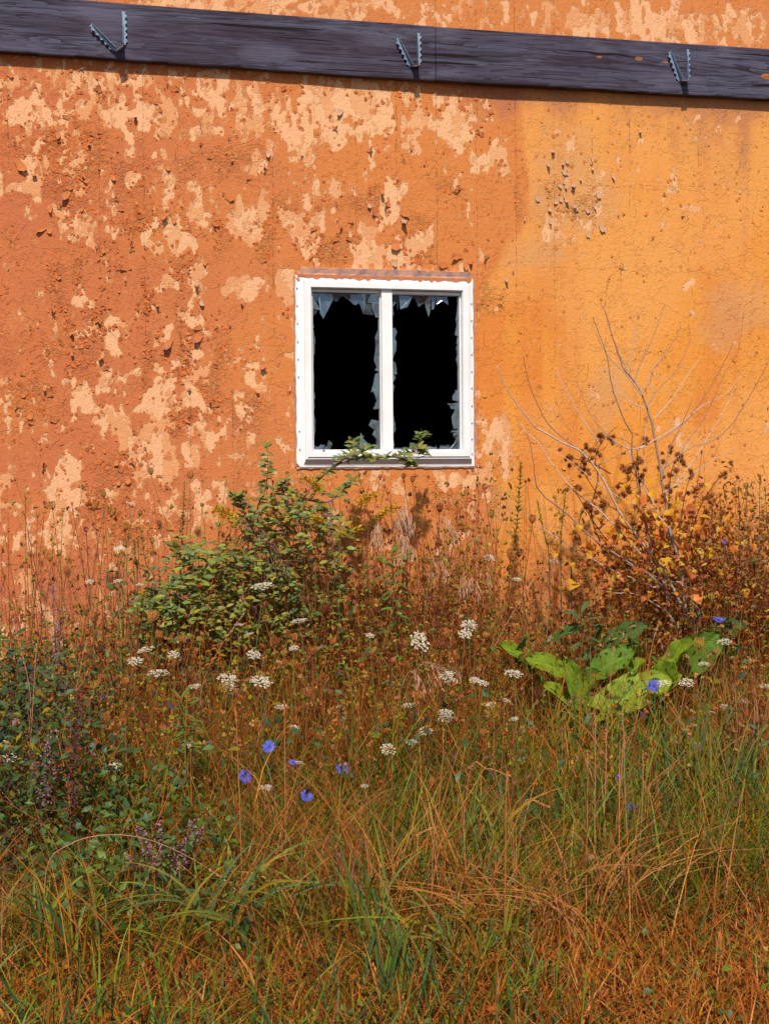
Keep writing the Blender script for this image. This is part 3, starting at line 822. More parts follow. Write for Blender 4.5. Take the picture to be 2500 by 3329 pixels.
# ------------------------------------------------------------------ paint flakes
def flake_mesh(k, mats, nu=2, nv=3):
    rs = random.Random(k)
    curl = rs.uniform(0.25, 1.1) if k % 5 else rs.uniform(1.4, 2.4); w = rs.uniform(0.55, 1.1)
    top = rs.uniform(0.3, 0.9); bot = rs.uniform(0.35, 1.0); skew = rs.uniform(-0.3, 0.3)
    bow = rs.uniform(0.0, 0.25)
    Fr, Bk = [], []
    for j in range(nv + 1):
        v = j / nv
        ph = curl * v
        al = math.sin(ph) / curl; out = (1 - math.cos(ph)) / curl
        ww = w * (top + (bot - top) * v) * (0.55 if j == nv else 1) * rs.uniform(0.8, 1.2)
        nrm = np.array([0, -math.cos(ph), math.sin(ph) * -1])
        for i in range(nu + 1):
            u = (i / nu - 0.5) * ww + skew * v + rs.uniform(-.07, .07)
            o = out + bow * (i / nu - 0.5) ** 2 * v
            p = np.array([u, -o - 0.02, -al + rs.uniform(-.07, .07)])
            Fr.append(p + nrm * 0.03); Bk.append(p)
    m = MB(); n = nu + 1; N = len(Fr)
    Ff = [(j * n + i, j * n + i + 1, (j + 1) * n + i + 1, (j + 1) * n + i) for j in range(nv) for i in range(nu)]
    m.add(Fr, [f[::-1] for f in Ff], mat=0); 
    m.add(Bk, Ff, mat=1)
    rim = [i for i in range(n)] + [j * n + nu for j in range(1, nv + 1)] + [nv * n + i for i in range(nu - 1, -1, -1)] + [j * n for j in range(nv - 1, 0, -1)]
    m.add(Fr + Bk, [(rim[i], rim[(i + 1) % len(rim)], N + rim[(i + 1) % len(rim)], N + rim[i]) for i in range(len(rim))], mat=1)
    return m.mesh('paint_flake', mats)
FL = {c: [flake_mesh(100 * q + k, [M[c], M['fl_back']]) for k in range(14)] for q, c in enumerate(('fl_orange', 'fl_yellow', 'fl_mauve'))}

def flake_spots(n, seed, wide):
    """points on the torn paint edges of the flaky ground, with the direction towards the bare plaster"""
    rs = np.random.default_rng(seed); out = []; e = 0.006
    while len(out) < n:
        px = rs.uniform(0, 2500, 6000); py = rs.uniform(150, 1900, 6000)
        q = np.array([at(a, b, 0) for a, b in zip(px, py)])
        pe, ye, f = fields(px, py, q[:, 0], q[:, 2])[:3]
        gx_ = fields(px, py, q[:, 0] + e, q[:, 2])[0] - pe; gz_ = fields(px, py, q[:, 0], q[:, 2] + e)[0] - pe
        w = np.exp(-((pe + 0.10) / wide) ** 2)
        ok = rs.random(6000) < w * (0.10 + 0.9 * f) * (1 - .35 * ye)
        inw = (q[:, 0] > wc[0] + ox0 - 0.03) & (q[:, 0] < wc[0] + ox1 + 0.03) & (q[:, 2] > wc[2] + oz0 - 0.03) & (q[:, 2] < wc[2] + oz1 + 0.05)
        bd = q[:, 2] > ZB_B - 0.02
        for a in np.nonzero(ok & ~inw & ~bd)[0]:
            out.append((q[a, 0], q[a, 2], px[a], py[a], ye[a], math.atan2(-gx_[a], -gz_[a])))
    return out[:n]

def put_flake(x, z, size, col, ang, k=None):
    me = FL[col][random.randrange(14) if k is None else k]
    o = put(me, 'paint_flake', wall, (x, -0.002 - (0.004 if False else 0), z), (0, ang, 0), size)
    return o
for (x, z, px, py, ye, an) in flake_spots(240, 5, 0.16):
    col = 'fl_yellow' if ye > 0.5 else 'fl_orange'
    put_flake(x, z, random.uniform(0.014, 0.036) * (0.8 if ye > .5 else 1), col, an + random.uniform(-.5, .5))
# the bigger curls one can pick out in the photograph
for (px, py, s, ang, c) in ((1312, 712, .062, 0.3, 'fl_mauve'), (1282, 842, .05, .1, 'fl_mauve'), (1362, 862, .045, 0.2, 'fl_mauve'), (1500, 830, .075, 1.0, 'fl_orange'), (1455, 860, .06, 1.2, 'fl_orange'),
        (1515, 850, .06, -.2, 'fl_orange'), (1590, 830, .05, 1.3, 'fl_orange'), (960, 880, .06, -.3, 'fl_orange'), (545, 530, .05, 0, 'fl_orange'), (220, 625, .06, .2, 'fl_orange'), (50, 520, .09, -.7, 'fl_orange'),
        (150, 740, .06, .9, 'fl_orange'), (165, 660, .06, .1, 'fl_orange'), (1340, 470, .04, 0, 'fl_orange'), (1383, 510, .05, 0, 'fl_orange'), (1110, 355, .05, .3, 'fl_mauve'), (875, 490, .045, 0, 'fl_mauve'),
        (1300, 690, .06, -1.2, 'fl_orange'), (1265, 660, .07, 1.4, 'fl_orange'), (1240, 620, .05, .2, 'fl_orange'), (1200, 660, .04, .1, 'fl_mauve'), (1292, 780, .07, .2, 'fl_orange'), (1030, 740, .05, 1.2, 'fl_orange'),
        (730, 640, .06, -1.3, 'fl_orange'), (1000, 860, .045, .1, 'fl_orange'), (650, 1090, .06, .3, 'fl_orange'), (550, 1105, .07, .1, 'fl_orange'), (655, 1060, .05, 1.2, 'fl_orange'), (640, 915, .05, .4, 'fl_mauve'), (655, 975, .04, .1, 'fl_mauve'),
        (945, 1255, .035, .2, 'fl_mauve'), (2080, 425, .03, .2, 'fl_mauve'), (2237, 697, .025, .1, 'fl_mauve'), (1990, 565, .04, -.2, 'fl_mauve'), (1645, 905, .04, .2, 'fl_mauve')):
    q = at(px, py, 0); put_flake(q[0], q[2], s * .8, c, ang)
for i in range(30):   # the grey-mauve tongues on the yellow side
    px, py = random.gauss(1830, 62), random.gauss(610, 75)
    q = at(px, py, 0); put_flake(q[0], q[2], random.uniform(.018, .042), 'fl_mauve', random.uniform(-.4, .4))
# small scales: too many to pick apart
mb = MB()
sp = flake_spots(4600, 17, 0.30)
rs = np.random.default_rng(2)
V = []; Fq = []
for i, (x, z, px, py, ye, an) in enumerate(sp):
    s = rs.uniform(0.006, 0.018); a = an + rs.normal(0, .6)
    ca, sa = math.cos(a), math.sin(a)
    o1, o2 = s * rs.uniform(.05, .2), s * rs.uniform(.15, .45)
    loc = [(-.5, 0, 0.0015), (.5, rs.uniform(-.2, .2), 0.0015), (.45, -.5, o1), (-.4, -.55, o1), (.25 + rs.uniform(-.2, .2), -1.0, o2), (-.2, -.8 + rs.uniform(-.2, .2), o2 * .8)]
    V += [(x + s * (u * ca + v * sa), -o, z + s * (-u * sa + v * ca)) for (u, v, o) in loc]
    b = 6 * i; Fq += [(b, b + 1, b + 2, b + 3), (b + 3, b + 2, b + 4, b + 5)]
V = np.array(V); ye_ = np.array([q[4] for q in sp]).repeat(6)[:, None]
Cc = np.array((0.62, 0.16, 0.042)) * (1 - ye_) + np.array((0.66, 0.24, 0.05)) * ye_
Cc = Cc * np.random.default_rng(4).uniform(0.75, 1.12, len(sp)).repeat(6)[:, None]
o = big_mesh('paint_scales', V, np.array(Fq), Cc, M['stalk'], wall); o['kind'] = 'stuff'



# ================================================================== vegetation
STRAW, STRAW2, RUST, RUST2 = (0.43, 0.158, 0.022), (0.48, 0.20, 0.045), (0.33, 0.080, 0.010), (0.19, 0.042, 0.010)
GRN, GRN2, GRN3, OLIVE, TEAL = (0.110, 0.175, 0.012), (0.060, 0.108, 0.020), (0.190, 0.230, 0.012), (0.250, 0.185, 0.010), (0.062, 0.125, 0.042)
WHITE, BLUE = (0.80, 0.73, 0.60), (0.13, 0.17, 0.74)

def gz(x, y): return float(ground_z(x, y))

def vpt(p): return np.asarray(p, float)

# ---- blades as one mesh (grass nobody could count)
def blades(n, sampler, seed, hrange, wrange, lean, bend, palette, weights, S=4, side_tip=None):
    rs = np.random.default_rng(seed)
    x, y = sampler(rs, int(n * 1.28))
    n = len(x)
    h = rs.uniform(*hrange, n) * (0.7 + 0.6 * rs.random(n))
    w = rs.uniform(*wrange, n)
    a = rs.uniform(0, 2 * np.pi, n)
    dx, dy = np.cos(a), np.sin(a)
    ln = np.abs(rs.normal(0, lean, n)); bd = np.abs(rs.normal(0, bend, n))
    tw = rs.uniform(0, np.pi, n)
    t = np.linspace(0, 1, S + 1)[None, :]
    hor = h[:, None] * (ln[:, None] * t + bd[:, None] * t ** 2.2)
    ver = h[:, None] * (t - 0.45 * np.clip(bd, 0, 1.6)[:, None] * t ** 2.5)
    X = x[:, None] + dx[:, None] * hor; Y = y[:, None] + dy[:, None] * hor
    Z = ground_z(x, y)[:, None] + ver - 0.01
    Y = np.minimum(Y, -0.015)
    wd = 0.5 * w[:, None] * np.clip(1.05 - t ** 1.6, 0.06, 1)
    sx, sy = np.cos(tw)[:, None] * wd, np.sin(tw)[:, None] * wd
    V = np.stack([np.stack([X - sx, Y - sy, Z], -1), np.stack([X + sx, Y + sy, Z], -1)], 2)    # n, S+1, 2, 3
    pal = np.array(palette); k = rs.choice(len(pal), n, p=np.array(weights) / sum(weights))
    c = pal[k] * rs.uniform(0.7, 1.3, n)[:, None]
    C = np.repeat(c[:, None, :], (S + 1) * 2, 1).reshape(-1, 3)
    b = (np.arange(n) * (S + 1) * 2)[:, None]
    i = np.arange(S)[None, :] * 2
    F = np.stack([b + i, b + i + 1, b + i + 3, b + i + 2], -1).reshape(-1, 4)
    return V.reshape(-1, 3), F, C

def join(parts):
    V, F, C, o = [], [], [], 0
    for v, f, c in parts:
        V.append(v); F.append(f + o); C.append(c); o += len(v)
    return np.concatenate(V), np.concatenate(F), np.concatenate(C)

def strip(y0, y1, dens=None, x_pad=1.3):
    """sampler over the bed between two distances from the wall, within sight"""
    def f(rs, n):
        y = rs.uniform(y0, y1, n)
        k = (y - CAM[1]) / 7.0
        xc = CAM[0] + (y - CAM[1]) * math.tan(YAW)
        x = xc + rs.uniform(-1, 1, n) * (k * 2.05 + x_pad)
        if dens is not None:
            px, py = project(np.stack([x, y, ground_z(x, y) + 0.1], -1))
            ok = rs.random(n) < dens(px, py, x, y)
            x, y = x[ok], y[ok]
        return x, y
    return f

def patchy(s, seed, lo=0.35, hi=0.65):
    return lambda px, py, x, y: sst(fbm(x * s, y * s, seed), lo, hi)

def clear_leaves(px, py, x, y):
    return np.where((px > 1640) & (px < 2350) & (y > -1.55) & (y < -.75), .42, 1.0)
def left_thin(px, py, x, y):
    return clear_leaves(px, py, x, y) * np.where(y > -2.3, np.clip(.25 + (px - 60) / 420, .25, 1), 1)
P_dry = [STRAW, STRAW2, RUST, (0.36, 0.098, 0.012), (0.50, 0.145, 0.015)]
P_grn = [GRN, GRN3, OLIVE, TEAL, GRN2]
P_mix = P_dry + P_grn
g1 = [
  # short dry turf in front
  blades(30000, strip(-3.9, -2.35), 1, (0.05, 0.13), (0.003, 0.008), 0.5, 0.6, P_dry + [OLIVE, GRN], [3, 2, 3.2, 3, 2, 1.6, 1.2], 3),
  blades(8000, strip(-3.9, -2.2, patchy(1.6, 5)), 2, (0.12, 0.27), (0.004, 0.010), 0.25, 0.7, P_grn + [STRAW, RUST], [2, 1.5, 1.2, 2, 2, 1.5, 1.5], 4),
  # middle: fine olive and green grass
  blades(26000, strip(-2.7, -1.1, left_thin), 3, (0.10, 0.28), (0.002, 0.006), 0.45, 0.9, P_mix, [1.3, .8, 2.0, 1.6, 1.8, 3, 3.4, 3.4, 1.8, 1.5], 4),
  blades(13000, strip(-2.6, -1.1, lambda px, py, x, y: patchy(1.4, 8)(px, py, x, y) * clear_leaves(px, py, x, y)), 4, (0.16, 0.38), (0.005, 0.011), 0.25, 0.8, P_grn, [2, 2, 2, 2, 1], 4),
  # back: rusty stems and grass against the wall
  blades(20000, strip(-1.4, -0.10, left_thin), 6, (0.18, 0.44), (0.002, 0.0045), 0.35, 0.6, P_mix, [1.2, .8, 3, 2.4, 2, 1, 1.5, 2, 1, 1.2], 4),
  blades(3400, strip(-1.3, -0.08, left_thin), 7, (0.40, 0.72), (0.002, 0.004), 0.28, 0.25, [RUST, RUST2, (0.34, 0.13, 0.04), STRAW, OLIVE], [3, 2, 2, 1, 1.5], 4),
  blades(3000, strip(-2.9, -1.1), 9, (0.28, 0.5), (0.003, 0.006), 0.35, 0.5, [RUST, (0.34, 0.13, 0.04), STRAW, (0.46, 0.17, 0.05)], [3, 3, 2, 2], 4),
]
V, F, C = join(g1)
o = big_mesh('meadow_grass', V, F, C, M['grass'])
o['kind'] = 'stuff'; o['label'] = 'tangled dry and green grass of the overgrown verge'; o['category'] = 'grass'

# ---- low leafy undergrowth: many small leaves on hidden stems
def leaf_cloud(n, sampler, zfun, seed, L, pal, weights, wr=0.45, tiltz=0.35):
    rs = np.random.default_rng(seed)
    x, y = sampler(rs, int(n * 1.28)); n = len(x)
    z = ground_z(x, y) + zfun(rs, n, x, y)
    a = rs.uniform(0, 2 * np.pi, n); e = rs.normal(tiltz, 0.5, n)
    d = np.stack([np.cos(a) * np.cos(e), np.sin(a) * np.cos(e), np.sin(e)], -1)
    up_ = np.array([0, -0.55, 1.0]) + rs.normal(0, 0.5, (n, 3))
    sd = np.cross(d, up_); sd /= np.linalg.norm(sd, axis=1)[:, None] + 1e-9
    nr = np.cross(sd, d)
    l = rs.uniform(*L, n)[:, None]; w = l * wr * rs.uniform(0.8, 1.2, n)[:, None]
    b = np.stack([x, y, z], -1)
    m1 = b + d * l * 0.45; tip = b + d * l - nr * l * 0.18
    V = np.stack([b, m1 - sd * w * 0.5 + nr * w * .12, m1 + d * l * 0.05, m1 + sd * w * 0.5 + nr * w * .12, tip], 1)
    V[..., 1] = np.minimum(V[..., 1], -0.012)
    pal = np.array(pal); k = rs.choice(len(pal), n, p=np.array(weights) / sum(weights))
    c = pal[k] * rs.uniform(0.7, 1.3, n)[:, None]
    C = np.repeat(c[:, None, :], 5, 1).reshape(-1, 3)
    o = (np.arange(n) * 5)[:, None]
    F = np.concatenate([o + np.array([0, 2, 1, 1]), o + np.array([0, 3, 2, 2])], 0)
    tri = np.concatenate([o + np.array([[0, 2, 1]]), o + np.array([[0, 3, 2]]), o + np.array([[1, 2, 4]]), o + np.array([[2, 3, 4]])], 0)
    return V.reshape(-1, 3), tri, C

def left_dark(px, py, x, y): return (np.clip((470 - px) / 330, 0, 1) * 0.9 + 0.05) * clear_leaves(px, py, x, y)
def mid_patch(px, py, x, y):
    return np.clip(1.2 - ((px - 380) / 380) ** 2 - ((py - 2800) / 230) ** 2, 0, 1)
lc = [
  leaf_cloud(44000, strip(-2.1, -0.2, left_dark), lambda r, n, x, y: r.uniform(0.0, 0.46, n) ** 1.0, 21, (0.02, 0.055), [TEAL, GRN2, (0.035, 0.065, 0.035), OLIVE, (0.13, 0.07, 0.08)], [2.4, 3, 2, .6, 1.2]),
  leaf_cloud(16000, strip(-2.9, -1.7, mid_patch), lambda r, n, x, y: r.uniform(0.0, 0.27, n), 22, (0.02, 0.05), [GRN2, GRN, TEAL, (0.10, 0.16, 0.03)], [3, 2, 1, 1], 0.6),
  leaf_cloud(13000, strip(-1.3, -0.10, clear_leaves), lambda r, n, x, y: r.uniform(0.0, 0.55, n), 23, (0.012, 0.035), [GRN2, OLIVE, RUST, GRN, RUST2], [2, 2, 2, 1, 1]),
  leaf_cloud(66000, strip(-0.75, -0.05, lambda px, py, x, y: np.clip((px - 1780) / 500, 0, 1) ** .8, 2.4), lambda r, n, x, y: r.uniform(0.05, 1.0, n) ** 1.15 * (0.74 + 0.30 * np.clip((x - 0.7) / .9, 0, 1)) * (.65 + .7 * fbm(x * 4.5, y * 5, 77)), 24, (0.014, 0.042), [(.36, .11, .03), (.28, .085, .025), RUST2, (0.16, 0.13, 0.03), GRN2, (0.24, 0.09, 0.08), (.55, .30, .03)], [3, 3, 1.6, 2, 1.2, 1, 1.2]),
  leaf_cloud(24000, strip(-0.75, -0.06, lambda px, py, x, y: np.clip(1.15 - ((px - 1150) / 620) ** 2, 0, 1)), lambda r, n, x, y: r.uniform(0.03, 1.0, n) ** 1.4 * 0.82 * (.6 + .8 * fbm(x * 4.5, y * 5, 79)), 26, (0.012, 0.036), [(.36, .12, .03), OLIVE, GRN3, GRN, RUST2, (.46, .30, .03)], [3, 3, 2.2, 2.0, 1.2, 1.4]),
  leaf_cloud(14000, strip(-0.9, -0.06, lambda px, py, x, y: np.clip((620 - px) / 300, 0, 1)), lambda r, n, x, y: r.uniform(0.03, 1.0, n) ** 1.8 * 0.62, 27, (0.012, 0.036), [RUST, OLIVE, GRN2, GRN, RUST2, (.40, .25, .03)], [3, 2, 2, 1.6, 1.2, 1]),
  leaf_cloud(2500, strip(-3.6, -2.3), lambda r, n, x, y: r.uniform(0.0, 0.08, n), 25, (0.012, 0.035), [GRN2, GRN, RUST, OLIVE], [2, 2, 1, 1], 0.6),
]
lc += [
  leaf_cloud(9000, strip(-0.7, -0.08, lambda px, py, x, y: np.clip(1.2 - ((px - 760) / 520) ** 2, 0, 1) * sst(fbm(x * 3.2, y * 3, 83), .38, .55)), lambda r, n, x, y: r.uniform(0.05, 1.0, n) * 0.86 * sst(fbm(x * 3.5, y * .5, 84), .2, .75), 28, (0.028, 0.058), [(.13, .17, .035), (.10, .15, .045), (.19, .20, .03), (.075, .115, .045), (.30, .24, .025)], [3, 2.4, 2, 1.6, .8], .36),
  leaf_cloud(17000, strip(-0.6, -0.06, lambda px, py, x, y: np.clip(1.2 - ((px - 1330) / 420) ** 2, 0, 1) * sst(fbm(x * 3.2, y * 3, 86), .36, .55)), lambda r, n, x, y: r.uniform(0.05, 1.0, n) ** 1.2 * 0.98 * sst(fbm(x * 4, y * .5, 87), .15, .75), 29, (0.012, 0.030), [(.30, .08, .02), (.36, .13, .025), OLIVE, (.20, .05, .018), (.42, .26, .03)], [3, 2.4, 1.6, 1.6, 1], .4),
]
V, F, C = join(lc)
o = big_mesh('leafy_undergrowth', V, F, C, M['leaf'])
o['kind'] = 'stuff'; o['label'] = 'low leafy weeds filling the gaps between the grass'; o['category'] = 'undergrowth'

# ---- branching fine weed stems with seed specks (uncountable)
def weed_tangle(name, n, sampler, seed, hr, cols, label, headcol, headr=0.004, lean=0.22):
    rs = np.random.default_rng(seed); x, y = sampler(rs, n)
    mb = MB()
    for k in range(len(x)):
        h = rs.uniform(*hr); c = jit(cols[rs.integers(len(cols))], .25)
        a = rs.uniform(0, 6.28); ln = abs(rs.normal(0, lean))
        base = np.array([x[k], y[k], gz(x[k], y[k])])
        top = base + np.array([math.cos(a) * ln * h, math.sin(a) * ln * h * .6, h]); top[1] = min(top[1], -0.03)
        midp = (base + top) / 2 + rs.normal(0, 0.02, 3); midp[1] = min(midp[1], -.03)
        tube(mb, smooth_path([base, midp, top], 5), 0.0022, 0.0010, 3, c)
        for q in range(rs.integers(2, 6)):
            t = rs.uniform(0.45, 0.95); s0 = base + (top - base) * t + (midp - (base + top) / 2) * 4 * t * (1 - t)
            b = rs.uniform(0, 6.28); l = h * rs.uniform(0.08, 0.25)
            e = s0 + np.array([math.cos(b) * l * .6, math.sin(b) * l * .5, l]); e[1] = min(e[1], -.03)
            tube(mb, [s0, (s0 + e) / 2 + np.array([math.cos(b), math.sin(b), 0]) * l * .12, e], 0.0009, 0.0006, 3, c)
            hc = jit(headcol[rs.integers(len(headcol))], .3); r = headr * rs.uniform(.6, 1.5)
            for w in range(3):
                oo = e + rs.normal(0, r * .7, 3)
                mb.add([oo + (r, 0, 0), oo + (-r * .6, r * .8, 0), oo + (-r * .6, -r * .8, 0), oo + (0, 0, r * 1.6), oo - (0, 0, r)], [(0, 1, 3), (1, 2, 3), (2, 0, 3), (1, 0, 4), (2, 1, 4), (0, 2, 4)], hc)
    o = mb.obj(name, M['stalk']); o['kind'] = 'stuff'; o['label'] = label; o['category'] = 'weeds'
def centre(px, py, x, y): return 0.30 + 0.55 * np.clip((px - 2150) / 200, 0, 1) + 0.70 * np.clip(1.1 - ((px - 1330) / 330) ** 2, 0, 1)
weed_tangle('dry_weeds', 1250, strip(-0.75, -0.08, centre), 31, (0.45, 1.12), [RUST, RUST2, (0.30, 0.11, 0.035)], 'thin rusty weed stems crowding below the window', [RUST, OLIVE, RUST2, (0.3, 0.17, 0.03)], 0.0055)
weed_tangle('seeding_weeds', 640, strip(-1.9, -0.6, lambda px, py, x, y: 1 - .85 * ((px > 1640) & (px < 2340) & (y < -.85) & (y > -1.5))), 32, (0.22, 0.55), [RUST, RUST2, (0.34, 0.13, 0.04), OLIVE], 'low branching rusty weeds among the flowers', [RUST, (0.34, 0.13, 0.04), OLIVE, (0.4, 0.2, 0.05)], 0.0055)

# ------------------------------------------------------------------ prototype heads
def umbel_mesh(k):
    rs = random.Random(k); mb = MB(); n = 26
    for i in range(n):
        r = 0.96 * math.sqrt((i + 0.5) / n); a = i * 2.39996 + rs.uniform(-.2, .2)
        p = np.array([r * math.cos(a), r * math.sin(a), 0.42 - 0.16 * r * r + rs.uniform(-.03, .03)])
        tube(mb, [(0, 0, -0.15), p * 0.55 + np.array([0, 0, -.10]), p - np.array([0, 0, .03])], 0.012, 0.010, 3, jit((0.26, 0.25, 0.08), .2))
        for j in range(9):
            b = rs.uniform(0, 6.28); q = 0.16 * math.sqrt(rs.random())
            c = p + np.array([q * math.cos(b), q * math.sin(b), rs.uniform(-.015, .03)])
            s = rs.uniform(0.045, 0.068); w = jit(WHITE, .12); b0 = rs.uniform(0, 1)
            ring = [c + s * np.array([math.cos(b0 + m * 1.2566), math.sin(b0 + m * 1.2566), rs.uniform(-.3, .3)]) for m in range(5)]
            mb.add([c + (0, 0, .012)] + ring, [(0, 1 + m, 1 + (m + 1) % 5) for m in range(5)], w)
    for i in range(7):
        a = i * 0.9
        tube(mb, [(0, 0, -.15), (0.35 * math.cos(a), .35 * math.sin(a), -0.22)], 0.010, 0.004, 3, (0.12, 0.16, 0.04))
    return mb.mesh('umbel', M['petal'])
UMB = [umbel_mesh(k) for k in range(5)]

def nest_mesh(k, pal):
    """a closed seed umbel: ribs curving up and in like a bird's nest, bristly seeds at the tips"""
    rs = random.Random(k); mb = MB(); n = 26; close = rs.uniform(0.35, 0.85)
    for i in range(n):
        a = i * 2.39996; rr = rs.uniform(.55, 1.0); c = jit(pal[rs.randrange(len(pal))], .25)
        pts = []
        for t in (0, .35, .7, 1.0):
            r = rr * (math.sin(t * 2.2) * (1 - .25 * t) if t < .7 else math.sin(.7 * 2.2) * .82 * (1 - (t - .7) / .3 * (1 - close) * .8))
            pts.append((r * math.cos(a + .2 * t), r * math.sin(a + .2 * t), -0.9 + t * 1.9 * (.8 + .2 * rr)))
        tube(mb, pts, 0.035, 0.03, 3, c)
        e = np.array(pts[-1])
        for j in range(6):
            d = np.array([rs.gauss(0, 1), rs.gauss(0, 1), rs.gauss(0.4, .7)]); d = unit(d) * rs.uniform(.10, .24)
            s = unit(np.cross(d, (0.3, .5, .8))) * .045
            mb.add([e - s, e + s, e + d], [(0, 1, 2)], jit(c, .3))
    for i in range(40):
        a = rs.uniform(0, 6.28); r = .55 * math.sqrt(rs.random()); e = np.array([r * math.cos(a), r * math.sin(a), rs.uniform(-.35, .55)])
        d = unit([rs.gauss(0, 1), rs.gauss(0, 1), rs.gauss(.2, .8)]) * .22; s = unit(np.cross(d, (0.3, .5, .8))) * .06
        mb.add([e - s, e + s, e + d], [(0, 1, 2)], jit(pal[rs.randrange(len(pal))], .3))
    return mb.mesh('seed_head', M['stalk'])
NEST = {'rust': [nest_mesh(k, [(0.42, 0.135, 0.035), (0.34, 0.095, 0.03), (0.48, 0.18, 0.045)]) for k in range(4)],
        'ochre': [nest_mesh(20 + k, [(0.50, 0.28, 0.05), (0.42, 0.25, 0.045), (0.38, 0.17, 0.035)]) for k in range(4)],
        'green': [nest_mesh(40 + k, [(0.26, 0.20, 0.04), (0.20, 0.18, 0.04), (0.34, 0.20, 0.04)]) for k in range(4)],
        'dark': [nest_mesh(60 + k, [(0.17, 0.04, 0.02), (0.22, 0.055, 0.025)]) for k in range(3)]}

def chicory_mesh(k):
    rs = random.Random(k); mb = MB(); n = 17
    for i in range(n):
        a = i / n * 6.283 + rs.uniform(-.1, .1); L = rs.uniform(.85, 1.05); z = rs.uniform(.05, .28); w = .155
        d = np.array([math.cos(a), math.sin(a), 0]); s = np.array([-math.sin(a), math.cos(a), 0]); up_ = np.array([0, 0, 1])
        c = jit(BLUE, .18)
        V = [d * .06 - s * .04, d * .06 + s * .04, d * .6 * L - s * w + up_ * z, d * .6 * L + s * w + up_ * z,
             d * L - s * w * .9 + up_ * z * .9, d * L * .93 + up_ * z * .9, d * L + s * w * .9 + up_ * z * .9]
        mb.add(V, [(0, 1, 3, 2), (2, 3, 5), (2, 5, 4), (3, 6, 5)], c)
    for i in range(10):
        a = i * .628; p = np.array([.12 * math.cos(a), .12 * math.sin(a), .05])
        tube(mb, [p, p * 1.4 + np.array([0, 0, .28])], .018, .022, 3, (.16, .17, .55))
    tube(mb, [(0, 0, -.35), (0, 0, -.15), (0, 0, .04)], .10, .17, 6, (.10, .13, .05))
    return mb.mesh('flower', M['petal'])
CHI = [chicory_mesh(k) for k in range(3)]

def burr_mesh(k):
    rs = random.Random(k); mb = MB()
    ph = (1 + 5 ** .5) / 2
    ico = [unit(v) * .55 for v in [(-1, ph, 0), (1, ph, 0), (-1, -ph, 0), (1, -ph, 0), (0, -1, ph), (0, 1, ph), (0, -1, -ph), (0, 1, -ph), (ph, 0, -1), (ph, 0, 1), (-ph, 0, -1), (-ph, 0, 1)]]
    fc = [(0, 11, 5), (0, 5, 1), (0, 1, 7), (0, 7, 10), (0, 10, 11), (1, 5, 9), (5, 11, 4), (11, 10, 2), (10, 7, 6), (7, 1, 8), (3, 9, 4), (3, 4, 2), (3, 2, 6), (3, 6, 8), (3, 8, 9), (4, 9, 5), (2, 4, 11), (6, 2, 10), (8, 6, 7), (9, 8, 1)]
    mb.add(ico, fc, (0.22, 0.065, 0.02))
    for i in range(70):
        d = unit([rs.gauss(0, 1), rs.gauss(0, 1), rs.gauss(0.2, 1)]); s = unit(np.cross(d, (.2, .7, .4))) * .07
        mb.add([d * .45 - s, d * .45 + s, d * rs.uniform(.85, 1.15)], [(0, 1, 2)], jit((0.38, 0.12, 0.032), .3))
    return mb.mesh('burr', M['stalk'])
BURR = [burr_mesh(k) for k in range(3)]

# ------------------------------------------------------------------ placing
_o = 'second third fourth fifth sixth seventh eighth ninth tenth eleventh twelfth thirteenth fourteenth fifteenth sixteenth seventeenth eighteenth nineteenth twentieth'.split()
def ordinal(i, n):
    if i == 0: return 'leftmost'
    if i == n - 1: return 'rightmost'
    return _o[i - 1] + ' from left' if i - 1 <= (n - 1) // 2 else _o[n - 2 - i] + ' from right'

def depth_for(py, j=0.0):
    return float(np.interp(py, [1500, 1800, 2000, 2200, 2400, 2600, 2800, 3100], [-0.28, -0.50, -0.85, -1.20, -1.55, -1.95, -2.35, -2.95])) + j

def stem_to(head, c0, c1, r0=0.0022, r1=0.0013, sway=0.03, drop=0.0):
    """root position and stem mesh builder for a head at a world point"""
    x, y = head[0] + random.gauss(0, sway * 1.2) + drop, min(head[1] + random.gauss(0, sway), -0.06)
    root = np.array([x, y, gz(x, y) - 0.01])
    mb = MB()
    m = root + (head - root) * 0.5 + np.array([random.gauss(0, sway * .7), random.gauss(0, sway * .3), 0])
    pts = smooth_path([np.zeros(3), m - root, head - root], 7)
    tube(mb, pts, r0, r1, 4, c0, col1=c1)
    return root, mb, pts

def feather_leaf(mb, p, d, L, col):
    d = unit(d); s = unit(np.cross(d, (0, 0, 1)))
    for i in range(5):
        t = (i + 1) / 6; q = p + d * L * t - np.array([0, 0, L * .3 * t * t])
        for sg in (-1, 1):
            leaf(mb, q, d * .6 + s * sg, (0, 0, 1), L * .30 * (1.1 - t), L * .05, col, .2, .2, 'lance')
    tube(mb, [p, p + d * L - np.array([0, 0, L * .3])], .0012, .0006, 3, col)

